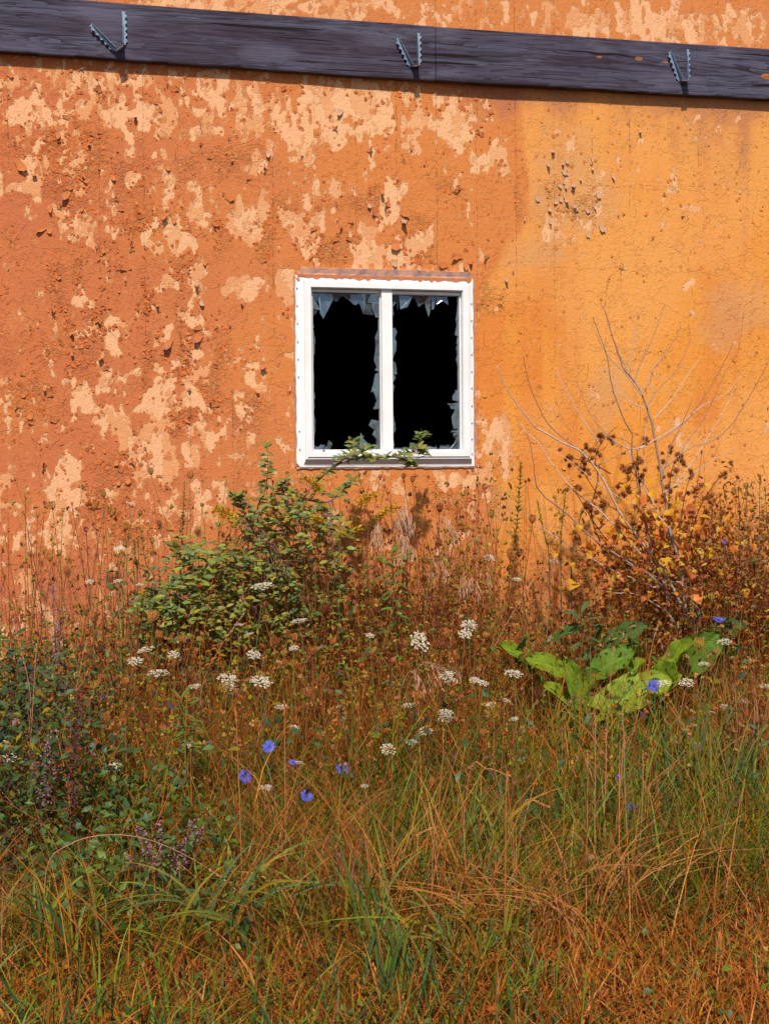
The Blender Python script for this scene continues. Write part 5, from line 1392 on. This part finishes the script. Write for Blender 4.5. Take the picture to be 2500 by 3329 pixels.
def shrub(label, root_px, Yr, stems, blobs, nleaf, seed):
    rs = random.Random(seed)
    p = at(*root_px, Yr); root = np.array([p[0], Yr, gz(p[0], Yr)])
    t = thing('privet_shrub', label, 'shrub', root, 'green shrubs by the wall')
    cnt = 0
    nodes = []
    for (pts, leafy, dy) in stems:
        n = len(pts); P = [at(a, b, Yr + dy * i / (n - 1)) for i, (a, b) in enumerate(pts)]
        P = [root - (0, 0, .02)] + P if P[0][2] - root[2] < .6 else P
        q = smooth_path(np.array(P) - root, 8 * n); mb = MB()
        tube(mb, q, .0065, .0013, 5, (.24, .15, .16), col1=(.15, .10, .05)); mb.obj('branch', M['stalk'], t, smooth=True)
        nodes += list(q[len(q) // 4:])
        i0 = int(len(q) * leafy)
        for i in range(i0, len(q)):
            for sgn in (-1, 1):
                if rs.random() < .08: continue
                o = put(rs.choice(LEAFM), 'leaf', t, tuple(q[i]), ((.75 if sgn > 0 else -.75) + rs.uniform(-.5, .5), rs.uniform(-.9, .3), (0 if sgn > 0 else math.pi) + rs.uniform(-1.0, 1.0)), rs.uniform(.034, .056)); cnt += 1
    # twigs and the mass of inner leaves
    V = []; mb = MB(); tw = MB()
    tot = sum(b[2] * b[3] for b in blobs)
    for (cx_, cy_, rx, ry) in blobs:
        for k in range(int(nleaf * rx * ry / tot)):
            a = rs.uniform(0, 6.283); r = math.sqrt(rs.random()) * rs.choice((.8, 1.0, 1.25))
            px, py = cx_ + 1.3 * rx * r * math.cos(a), cy_ + 1.15 * ry * r * math.sin(a)
            Y = Yr + rs.uniform(-.22, .22); Y = min(Y, -.06)
            b = at(px, py, Y) - root
            for w in range(rs.randrange(2, 5)):
                az = rs.uniform(0, 6.283)
                d = np.array([math.cos(az), math.sin(az) * .8 - .1, rs.uniform(-.3, .7)])
                c = jit(rs.choice([(.21, .27, .045), (.16, .22, .06), (.26, .28, .035), (.12, .18, .06), (.31, .26, .03)]), .2)
                leaf(mb, b + np.array([rs.gauss(0, .012), rs.gauss(0, .012), rs.gauss(0, .012)]), d, (rs.uniform(-.4, .4), -.8, .8), rs.uniform(.030, .060), rs.uniform(.016, .026), c, .2, .25)
            if nodes and rs.random() < .5:
                nn = min(rs.sample(nodes, min(40, len(nodes))), key=lambda q: np.linalg.norm(q - b))
                tube(tw, [nn, (nn + b) / 2 + (0, 0, .02), b], .0018, .0009, 3, jit((.19, .11, .09), .2))
    o = mb.obj('foliage', M['leaf'], t); o['kind'] = 'stuff'
    tw.obj('twigs', M['stalk'], t)
    return t
shrub('green leafy shrub reaching an arching branch across the window sill', (840, 2120), -.38,
      [(g2((350,1250),(440,960),(560,700),(650,540),(740,400),(850,290),(960,215),(1080,185),(1200,185),(1350,165),(1430,140),(1490,60),(1510,10)), .42, .12),
       (g2((400,1200),(470,900),(400,650),(390,520),(440,400),(460,250),(450,80)), .60, -.1),
       (g2((640,560),(740,545),(850,540)), .3, -.1), (g2((700,460),(860,480),(980,390),(1060,310)), .45, .05), (g2((480,880),(330,620),(270,470),(240,440)), .5, -.15),
       (g2((900,230),(1020,150),(1045,60)), .2, .1), (g2((1300,170),(1400,200),(1430,230)), .3, .1), (g2((960,215),(1100,140),(1150,110)), .3, .1), (g2((1440,140),(1480,120),(1520,170)), .3, .1), (g2((620,600),(560,400),(580,330)), .4, -.1)],
      [(855,1800,100,110),(960,1745,110,90),(1000,1660,100,70),(905,1650,60,60),(1040,1880,90,110),(880,1960,140,90),(770,1900,100,90),(1110,1790,30,90),(800,1730,60,80)], 430, 4)
shrub('low dark green shrub left of the arching one, before the wall', (640, 2120), -.42,
      [(g2((-150,1350),(-60,1100),(-50,900),(-30,780)), .4, .1), (g2((-100,1350),(60,1100),(120,900),(180,730)), .5, 0), (g2((-200,1300),(-300,1150),(-330,1050)), .4, -.1), (g2((0,1300),(190,1000),(230,880)), .5, .1)],
      [(620,1860,80,90),(690,1900,90,100),(560,1950,90,70),(640,2010,130,70),(470,2010,70,50),(760,2040,110,60)], 330, 9)

# ------------------------------------------------------------------ goldenrods and leafy spikes
def spike(label, pts, Y, top_col, leaf_col, L0, L1, bud_from, nleaf, kind='goldenrod', cat='goldenrod', plume=False):
    P = [at(a, b, Y) for a, b in pts]
    x, y = P[0][0], Y; root = np.array([x, y, gz(x, y)])
    t = thing(kind, label, cat, root, 'goldenrod spikes')
    if P[0][2] > root[2] + .05: P = [root] + P
    q = smooth_path(np.array(P) - root, 40); mb = MB()
    tube(mb, q, .0038, .0014, 5, (.17, .07, .045), col1=(.18, .17, .04)); mb.obj('stem', M['stalk'], t)
    i0 = int(40 * .25); mbt = MB(); 
    for k in range(nleaf):
        i = int(i0 + (39 - i0) * (k / nleaf) ** .9); a = k * 2.4 + random.uniform(-.3, .3); f = (i - i0) / (39 - i0)
        L = (L0 + (L1 - L0) * f) * random.uniform(.8, 1.2)
        col = tuple(np.array(leaf_col) + (np.array(top_col) - np.array(leaf_col)) * max(0, (f - bud_from) / (1 - bud_from)))
        ml = mbt if f > bud_from else MB()
        leaf(ml, q[i] if f > bud_from else np.zeros(3), (math.cos(a), math.sin(a) * .7 - .15, .45 + .6 * f), (0, 0, 1), L, L * (.24 if f < bud_from else .34), jit(col, .2), .3, .25, 'lance')
        if f <= bud_from:
            o = ml.obj('leaf', M['leaf'], t, tuple(q[i]))
    mbt.obj('flower_spike', M['leaf'], t)
def c3(*p): return [(1200 + a / 2.373, 1500 + b / 2.373) for a, b in p]
def c1_(*p): return [(a / 2.373, 1500 + b / 2.373) for a, b in p]
spike('tall narrow green leafy spike right of the window', c3((1080,900),(1120,640),(1150,380),(1165,120),(1168,0)), -.30, (.34, .36, .03), GRN, .062, .018, .42, 120)
spike('upright green spike with yellow top before the left wall', c1_((1395,900),(1400,640),(1415,400),(1425,150)), -.38, (.50, .42, .03), GRN2, .048, .016, .45, 110)
spike('yellow-green spike just left of the burdock', c3((1390,800),(1360,600),(1320,420),(1295,290)), -.34, (.48, .44, .03), (.2, .24, .035), .035, .014, .4, 90)
spike('second yellow-green spike beside the burdock stalks', c3((1480,800),(1480,560),(1505,350),(1515,210)), -.34, (.48, .44, .03), (.2, .24, .035), .038, .014, .4, 90)
spike('short yellow-green spike deepest in the burdock', c3((1560,900),(1590,600),(1630,430),(1645,360)), -.30, (.44, .40, .03), (.18, .22, .035), .035, .014, .4, 70)
spike('small green spike in the left weeds', c1_((1060,950),(1045,780),(1040,600)), -.5, (.22, .22, .03), GRN2, .035, .014, .4, 60)
spike('green leafy stem with yellow-green leaves beside the left spike', c1_((1200,1000),(1130,800),(1100,640),(1085,500)), -.45, (.26, .3, .05), GRN2, .04, .03, .5, 26)
def plume(label, pts, Y):
    P = [at(a, b, Y) for a, b in pts]; root = np.array([P[0][0], Y, gz(P[0][0], Y)])
    t = thing('goldenrod_plume', label, 'goldenrod', root, 'goldenrod plumes')
    q = smooth_path(np.array([root] + P) - root, 40); mb = MB()
    tube(mb, q, .0028, .001, 4, (.17, .12, .04)); mb.obj('stem', M['stalk'], t)
    m2 = MB(); ml = MB()
    for i in range(12, 40):
        f = (i - 12) / 28
        if f < .5:
            for _ in range(2): leaf(ml, q[i], (random.gauss(0, 1), random.gauss(-.2, .7), .3), (0, 0, 1), .04 * (1.2 - f), .008, jit(OLIVE, .2), .3, .2, 'lance')
        else:
            for _ in range(20):
                b = q[i] + np.array([random.gauss(0, .016), random.gauss(0, .014), random.gauss(0, .01)])
                leaf(m2, b, (random.gauss(0, 1), random.gauss(0, 1), .6), (0, 0, 1), .015, .008, jit((.58, .38, .02), .25), .1, .1)
    ml.obj('leaf', M['leaf'], t); m2.obj('flower_plume', M['petal'], t)
plume('yellow goldenrod plume leaning left over the shrub', g2((330,900),(290,680),(200,580),(120,535)), -.5)
plume('yellow goldenrod plume at the shrub, below the window corner', g2((700,640),(760,450),(800,380),(690,320)), -.45)
plume('yellow goldenrod plume between shrub and window centre', g2((960,760),(1040,600),(1090,480),(1200,440)), -.4)
plume('yellow goldenrod plume touching the pale dry grass', g2((1130,760),(1160,640),(1230,570),(1320,520)), -.4)
plume('low yellow goldenrod plume at the right of the shrub', g2((900,900),(960,750),(1010,690),(1060,670)), -.5)
plume('yellow goldenrod plume inside the green shrub', g2((780,900),(800,720),(820,640),(780,590)), -.55)

# ------------------------------------------------------------------ broad-leaved weeds
def leafy_weed(label, top, Y, H, nl, L, W, col, spread=.5, group='leafy green weeds'):
    p = at(*top, Y); root = np.array([p[0] + .01, Y, gz(p[0], Y)]); hh = p[2] - root[2]
    t = thing('leafy_weed', label, 'weed', root, group)
    mb = MB(); q = smooth_path([np.zeros(3), np.array([.01, 0, hh * .5]), p - root], 24); tube(mb, q, .004, .002, 5, (.12, .13, .05)); mb.obj('stem', M['stalk'], t)
    for k in range(nl):
        f = 1 - (k / nl) * min(.9, H / max(hh, .05)); i = int(23 * max(0.05, f)); a = k * 2.4 + 1
        m = MB(); leaf(m, np.zeros(3), (math.cos(a), math.sin(a) * .8 - .25, spread * (1 if k < 6 else .3)), (0, -.3, 1), L * random.uniform(.75, 1.1), W * random.uniform(.85, 1.1), jit(col, .15), .35, .3, 'lance')
        m.obj('leaf', M['leaf'], t, tuple(q[i]))
leafy_weed('bright green broad-leaved weed below the window', (1272, 1795), -.62, .36, 20, .105, .034, (.10, .20, .035))
leafy_weed('whorled blue-green weed standing over the green leaves', (1890, 1990), -.78, .28, 18, .13, .030, (.075, .145, .05), .6)
leafy_weed('bushy bright green weed low in the left meadow', (590, 2270), -1.75, .2, 30, .095, .017, (.10, .19, .035), .8)
leafy_weed('dark leafy weed at the left edge', (45, 2070), -1.1, .3, 16, .09, .028, (.06, .11, .05))
leafy_weed('toothed grey-green weed left of the flowers', (170, 2150), -1.35, .3, 12, .12, .026, (.075, .12, .06))
leafy_weed('heart-leaved yellow-green weed below the shrub', (1100, 1960), -.7, .4, 14, .055, .036, (.19, .24, .035))
leafy_weed('small yellow-green weed right of the shrub', (1085, 1830), -.5, .3, 10, .045, .03, (.22, .26, .04))

# ------------------------------------------------------------------ broad grass clumps (each one a thing)
def blade_obj(mb, root, tip_pts, w, c, c2=None):
    q = smooth_path(tip_pts, 10); n = len(q)
    T = np.gradient(q, axis=0); s = np.cross(T, np.array([random.uniform(-.4, .4), -1, .5])); s /= np.linalg.norm(s, axis=1)[:, None] + 1e-9
    t = np.linspace(0, 1, n); wd = w * .5 * np.clip(np.minimum(t * 5 + .5, 1) * (1 - t ** 2.2), .04, 1)
    nr = np.cross(s, T); nr /= np.linalg.norm(nr, axis=1)[:, None] + 1e-9
    V = np.stack([q - s * wd[:, None] + nr * wd[:, None] * .3, q, q + s * wd[:, None] + nr * wd[:, None] * .3], 1).reshape(-1, 3)
    F = []
    for i in range(n - 1): F += [(3 * i, 3 * i + 1, 3 * i + 4, 3 * i + 3), (3 * i + 1, 3 * i + 2, 3 * i + 5, 3 * i + 4)]
    c = np.asarray(c); C = c[None] + ((np.asarray(c2 if c2 is not None else c)) - c)[None] * (t ** 2)[:, None]
    mb.add(V, F, C.repeat(3, 0))
def clump(label, px, Y, n, H, w, cols, arch=.5, spread=.06, lean=0.0, name='grass_clump', group='clumps of broad grass'):
    if name == 'grass_clump': H *= 1.35; w *= 1.2; n = int(n * 1.3)
    x = at(px, 2600, Y)[0]; root = np.array([x, Y, gz(x, Y)])
    t = thing(name, label, 'grass', root, group)
    for k in range(n):
        a = random.uniform(0, 6.283); h = H * random.uniform(.6, 1.1); ar = arch * random.uniform(.3, 1.3)
        b = np.array([random.gauss(0, spread), random.gauss(0, spread * .6), -.01]); d = np.array([math.cos(a) + lean, math.sin(a) * .6 - .1, 0])
        m = MB(); c = jit(random.choice(cols), .2)
        tt = np.linspace(0, 1, 9)[:, None]; up3 = np.array([[0, 0, 1.0]])
        blade_obj(m, root, b[None] + d[None] * (h * ar * (.18 * tt + .62 * tt ** 2.2)) + up3 * (h * (1.05 * tt - .42 * min(ar, 1.5) * tt ** 2.6)), w * random.uniform(.7, 1.2), c, jit(random.choice(cols + [STRAW]), .2))
        m.obj('blade', M['grass'], t)
CB = [TEAL, (.085, .15, .035), OLIVE, (.21, .21, .02), (.07, .13, .045)]
clump('clump of broad arching blue-green grass blades in the left foreground', 715, -2.62, 22, .30, .0105, CB, 1.2, .09)
clump('arching yellow-green broad grass beside the blue-green clump', 850, -2.55, 14, .28, .009, CB, 1.2, .08)
clump('upright green grass clump in the middle foreground', 1190, -2.75, 16, .30, .011, CB, .5, .05)
clump('upright green clump at the bottom edge of the meadow', 1290, -3.02, 14, .24, .012, CB, .4, .05)
clump('green clump right of the middle with drooping tips', 1580, -2.2, 18, .32, .010, CB, .7, .06)
clump('dark pair of broad blades in the middle meadow', 1780, -1.95, 7, .20, .018, [TEAL, GRN2], .6, .03)
clump('tall blue-green grass clump on the right', 2250, -1.75, 26, .48, .010, CB, .5, .09)
clump('green grass clump in front of the tall dry tuft', 2380, -1.85, 22, .36, .010, CB, .6, .08)
clump('long grass clump under the big green leaves', 1830, -1.30, 30, .40, .008, [GRN, GRN3, TEAL, OLIVE], .6, .12)
clump('second long grass clump under the big green leaves', 2050, -1.30, 28, .36, .008, [GRN, GRN3, TEAL, OLIVE], .7, .12)
clump('green grass clump in the left foreground corner', 150, -2.6, 16, .28, .010, CB, .7, .08)
clump('low green clump leaning left at the bottom middle', 1480, -2.9, 24, .26, .009, [GRN, OLIVE, TEAL, STRAW], 1.2, .1, -.5)
clump('reddish dry tall grass tuft at the right edge', 2450, -1.55, 60, .52, .007, [(.36, .13, .06), (.42, .19, .09), RUST, (.30, .10, .05)], .35, .07, name='dry_grass_tuft', group='tufts of dry grass')
clump('curled brown dead leaves and stalks in the middle foreground', 1130, -2.45, 34, .34, .009, [(.30, .11, .06), (.24, .085, .05), RUST], .6, .08, name='dry_grass_tuft', group='tufts of dry grass')
clump('bent straw-coloured tuft sweeping across the right foreground', 1900, -2.6, 60, .42, .005, [(.46, .19, .07), (.40, .15, .05), STRAW], 1.1, .12, .5, name='dry_grass_tuft', group='tufts of dry grass')
clump('straw tuft leaning left in the right foreground', 1750, -2.75, 50, .34, .005, [(.46, .19, .07), (.40, .15, .05), STRAW], 1.3, .1, -.7, name='dry_grass_tuft', group='tufts of dry grass')

# tall single seeding stalks
def stalk(label, pts, Y, col, r=.0018, head=.12, hr=.004, dy=0.0, group='seeding grass stalks'):
    P = [at(a, b, Y + dy * i / max(1, len(pts) - 1)) for i, (a, b) in enumerate(pts)]; root = np.array([P[0][0], P[0][1], gz(P[0][0], P[0][1])])
    t = thing('grass_stalk', label, 'grass stalk', root, group)
    st = [root - root] + [p - root for p in (P[1:] if P[0][2] < root[2] + .05 else P)]
    q = smooth_path(st, 30); mb = MB(); tube(mb, q, r, r * .5, 4, col); mb.obj('stem', M['stalk'], t)
    m2 = MB(); k0 = int(30 * (1 - head * 2.0))
    for i in range(k0, 30):
        f = (i - k0) / (30 - k0); T = unit(q[min(i + 1, 29)] - q[i - 1])
        for _ in range(4):
            leaf(m2, q[i], T + np.random.normal(0, .2, 3), (0, -1, .3), .013, .003, jit(col, .25), 0, .2)
    m2.obj('seed_spike', M['stalk'], t)
PK = (.48, .23, .13)
stalk('long pale grass stalk bowed over the left foreground', [(800,3000),(860,2920),(880,2880)][:1] + [(495,3100),(520,2940),(580,2820)], -2.55, PK)
stalk('thin pale arc of grass bending right over the purple weeds', [(150,2830),(230,2745),(340,2716),(460,2725),(580,2770),(700,2840),(775,2900)], -2.6, PK, .0016)
stalk('pale stalk crossing the dark weeds on the left', [(75,2700),(100,2400),(115,2150),(118,2100)], -1.6, PK)
stalk('tall pale stalk in the left weeds', [(60,2600),(100,2300),(60,2080),(5,1900)], -1.4, PK)
stalk('pale seeding stalk left of the white flowers', [(230,2330),(250,2230),(270,2130),(282,2080)], -1.4, PK)
stalk('pale slanting stalk under the green shrub', [(655,2250),(720,2100),(790,2000)], -1.1, PK)
stalk('slanting pale stalk before the right-hand orange wall', [(1560,2230),(1630,2060),(1700,1940),(1730,1890)], -.9, PK, .0016)
stalk('upright pale stalk before the green leaves', [(2000,2560),(2080,2300),(2120,2100),(2140,2030)], -1.45, PK)
stalk('pale stalk at the left of the bright leaves', [(1970,2560),(1975,2350),(1990,2150),(1995,2110)], -1.5, PK)
for k, (xx, tx, ty) in enumerate(((1930, 1935, 2325), (1955, 1970, 2380), (1990, 2025, 2330), (1905, 1910, 2450), (2040, 2030, 2400), (2075, 2090, 2450))):
    stalk(('leftmost', 'tallest', 'right-leaning', 'shortest', 'straight', 'rightmost')[k] + ' pale pinkish stalk of the bunch in the right foreground', [(xx - 20, 3150), (xx, 2800), (tx, ty + 120), (tx, ty)], -2.35, PK, .0022, .08)
for k, (a, b, c_, d_) in enumerate(((1420, 2700, 1440, 2420), (1500, 2680, 1530, 2480), (1330, 2900, 1560, 2500), (930, 2850, 925, 2330), (790, 2900, 770, 2350), (1640, 3150, 1645, 2560), (1450, 2960, 1440, 2690), (1560, 2930, 1700, 2600))):
    dx = (1, 40, 70, 0, -4, 4, -60, 60)[k]
    stalk(('orange stalk under the white flower group in the middle', 'arched orange seed stalk in the middle meadow', 'long orange stalk arching right in the middle meadow', 'upright orange stalk beside the rounded blue flower', 'upright orange stalk beside the left-hand blue flower', 'upright orange stalk right of the bottom middle', 'orange stalk nodding left in the middle foreground', 'orange stalk nodding right in the middle foreground')[k],
          [(a, b + 120), (a + (c_ - a) * .5, (b + d_) / 2 + 20), (c_ - dx * .15, d_ + 45), (c_ + dx * .3, d_), (c_ + dx * 1.3, d_ + (22 if abs(dx) > 20 else -40))], depth_for(b, .1), (.50, .19, .06), .0018, .12)

# nodding pale brome panicles
def brome(label, top, Y, n, L, dirx=.5, col=(.56, .32, .20)):
    p = at(*top, Y); root = np.array([p[0] - dirx * .12, Y, gz(p[0], Y)])
    t = thing('nodding_grass', label, 'grass stalk', root, 'pale nodding grasses')
    mb = MB(); q = smooth_path([np.zeros(3), (p - root) * np.array([.2, .5, .55]), p - root, p - root + np.array([dirx * .10, 0, -.03])], 24); tube(mb, q, .0018, .0008, 4, col)
    mb.obj('stem', M['stalk'], t); m2 = MB()
    for k in range(n):
        i = random.randrange(14, 24); e = q[i] + np.array([dirx * random.uniform(.0, .07), random.gauss(0, .02), random.uniform(-.05, .01)])
        tube(m2, [q[i], (q[i] + e) / 2 + (0, 0, .012), e], .0006, .0005, 3, col)
        leaf(m2, e, (dirx * .25 + random.gauss(0, .12), random.gauss(0, .1), -1), (0, -1, .1), L * random.uniform(.7, 1.1), .006, jit(col, .15), 0, .2, 'lance')
    m2.obj('panicle', M['stalk'], t)
brome('largest pale nodding grass plume below the window, beside the shrub', (1290, 1670), -.42, 90, .055, .5)
brome('pale nodding grass next to the largest plume', (1240, 1720), -.45, 60, .055, -.3)
brome('pale grass plume hanging below the largest one', (1300, 1760), -.5, 60, .055, .4)
brome('pale nodding grass right of the plumes below the window', (1425, 1700), -.4, 34, .05, .6)
brome('small pale nodding grass half-way down under the window', (1405, 1830), -.55, 24, .05, .5)
brome('pale nodding grass low before the right-hand wall', (1500, 1890), -.6, 30, .055, .6)
brome('pinkish nodding spikelets among the white flowers', (1370, 2160), -1.1, 16, .055, 1.0, (.52, .27, .20))
brome('second pinkish nodding spikelets, lower left of the first', (1325, 2190), -1.15, 10, .055, .6, (.52, .27, .20))

# ------------------------------------------------------------------ dock stalk, purple weeds, thistle
p0 = at(235, 2800, -2.2); root = np.array([p0[0], -2.2, gz(p0[0], -2.2)])
dock = thing('dock_stalk', 'dark brown upright dock stalk studded with seeds on the left', 'dock', root)
q = smooth_path([np.zeros(3)] + [at(a, b, -2.15 + k * .04) - root for k, (a, b) in enumerate(((228, 2700), (236, 2550), (245, 2400), (258, 2250)))], 50)
mb = MB(); tube(mb, q, .004, .002, 5, (.10, .03, .025)); mb.obj('stem', M['stalk'], dock)
m2 = MB()
for i in range(16, 50):
    for _ in range(12):
        b = q[i] + np.array([random.gauss(0, .012), random.gauss(0, .01), random.gauss(0, .006)])
        leaf(m2, b, (random.gauss(0, 1), random.gauss(0, 1), random.gauss(0, .6)), (0, -.5, 1), .010, .008, jit((.10, .028, .022), .35), .1, .2, 'heart')
m2.obj('seed_cluster', M['stalk'], dock)
p0 = at(2105, 2700, -2.0); root = np.array([p0[0], -2.0, gz(p0[0], -2.0)])
dk2 = thing('dock_stalk', 'short dark brown seed stalk beside the right-hand blue flowers', 'dock', root)
q = smooth_path([np.zeros(3), at(2110, 2760, -2) - root, at(2085, 2650, -2) - root], 24); mb = MB(); tube(mb, q, .003, .002, 4, (.14, .04, .03)); mb.obj('stem', M['stalk'], dk2)
m2 = MB()
for i in range(12, 24):
    for _ in range(8): leaf(m2, q[i] + np.random.normal(0, .008, 3), np.random.normal(0, 1, 3), (0, -.5, 1), .013, .010, jit((.14, .04, .03), .35), .1, .2, 'heart')
m2.obj('seed_cluster', M['stalk'], dk2)

def purple(label, base, tips, Y, col=(.24, .13, .17)):
    p = at(*base, Y); root = np.array([p[0], Y, gz(p[0], Y)])
    t = thing('faded_mint', label, 'weed', root, 'purple-brown faded mints')
    for (a, b) in tips:
        e = at(a, b, Y + random.uniform(-.08, .08)) - root; q = smooth_path([np.zeros(3), e * np.array([.45, .5, .5]), e], 22)
        mb = MB(); tube(mb, q, .002, .001, 4, (.16, .07, .05)); mb.obj('stem', M['stalk'], t); m2 = MB()
        for i in range(6, 22):
            for _ in range(9):
                leaf(m2, q[i] + np.array([random.gauss(0, .009), random.gauss(0, .009), random.gauss(0, .004)]), np.random.normal(0, 1, 3), (0, -.3, 1), .010, .007, jit(col, .3), .1, .2)
        m2.obj('flower_whorl', M['stalk'], t)['kind'] = 'stuff'
purple('purple-brown dried mint spikes in the left foreground', (540, 2950), [(520,2680),(455,2690),(630,2670),(485,2760),(560,2760),(600,2740),(420,2780),(650,2700),(580,2830)], -2.35)
purple('faded purple spikes in the dark weeds on the left', (150, 2560), [(150,2410),(170,2380),(110,2480)], -1.9)
purple('purple spikes in the upper left weeds', (190, 2080), [(195,1985),(180,2040),(170,1910)], -.8)
purple('dark purple spike among the right-hand weeds', (2370, 1900), [(2358,1735),(2400,1770),(2450,1650)], -.35, (.17, .08, .13))
def thistle(label, head, Y, col, sc, group='thistles'):
    h = at(*head, Y); root, mb, pts = stem_to(h, (.13, .12, .05), (.15, .13, .05), .003, .002)
    t = thing('thistle', label, 'thistle', root, group); mb.obj('stem', M['stalk'], t)
    m = MB(); e = h - root
    for i in range(3):
        for j in range(10):
            a = j * .628 + i * .3; leaf(m, e + np.array([0, 0, -.6 + i * .35]) * sc, (math.cos(a), math.sin(a), .9), (math.cos(a), math.sin(a), 0), sc * .9, sc * .35, jit((.15, .15, .06), .2), -.35, .2)
    m.obj('bud', M['leaf'], t); m = MB()
    for j in range(30):
        d = unit([random.gauss(0, .5), random.gauss(0, .5), 1]); leaf(m, e + (0, 0, sc * .3), d, (1, 0, 0), sc * 1.1, sc * .12, jit(col, .2), 0, .1, 'lance')
    m.obj('flower', M['petal'], t)
    m = MB()
    for i in (2, 3, 4, 5):
        for s in (-1, 1): leaf(m, pts[i], (s, random.uniform(-.6, .2), .4), (0, 0, 1), .05, .014, jit(GRN2), .3, .4, 'lance')
    m.obj('leaf', M['leaf'], t)
MAG, DRYT = (.50, .06, .32), (.28, .12, .09)
for (a, b, c_, s, lab) in ((2487,1592,MAG,.013,'magenta thistle flower at the right edge'),(2471,1556,DRYT,.013,'faded thistle topmost at the right edge'),(2316,1660,MAG,.010,'small magenta thistle flower beside the burdock'),(2392,1748,MAG,.011,'magenta thistle flower lowest, in the right weeds'),(2430,1580,DRYT,.013,'dry thistle bud on the right skyline of weeds'),(2400,1590,DRYT,.012,'dry thistle bud left of its neighbour on the right'),(2340,1612,(.2,.2,.06),.012,'green thistle bud nearest the burdock')):
    thistle(lab, (a, b), -.32, c_, s)
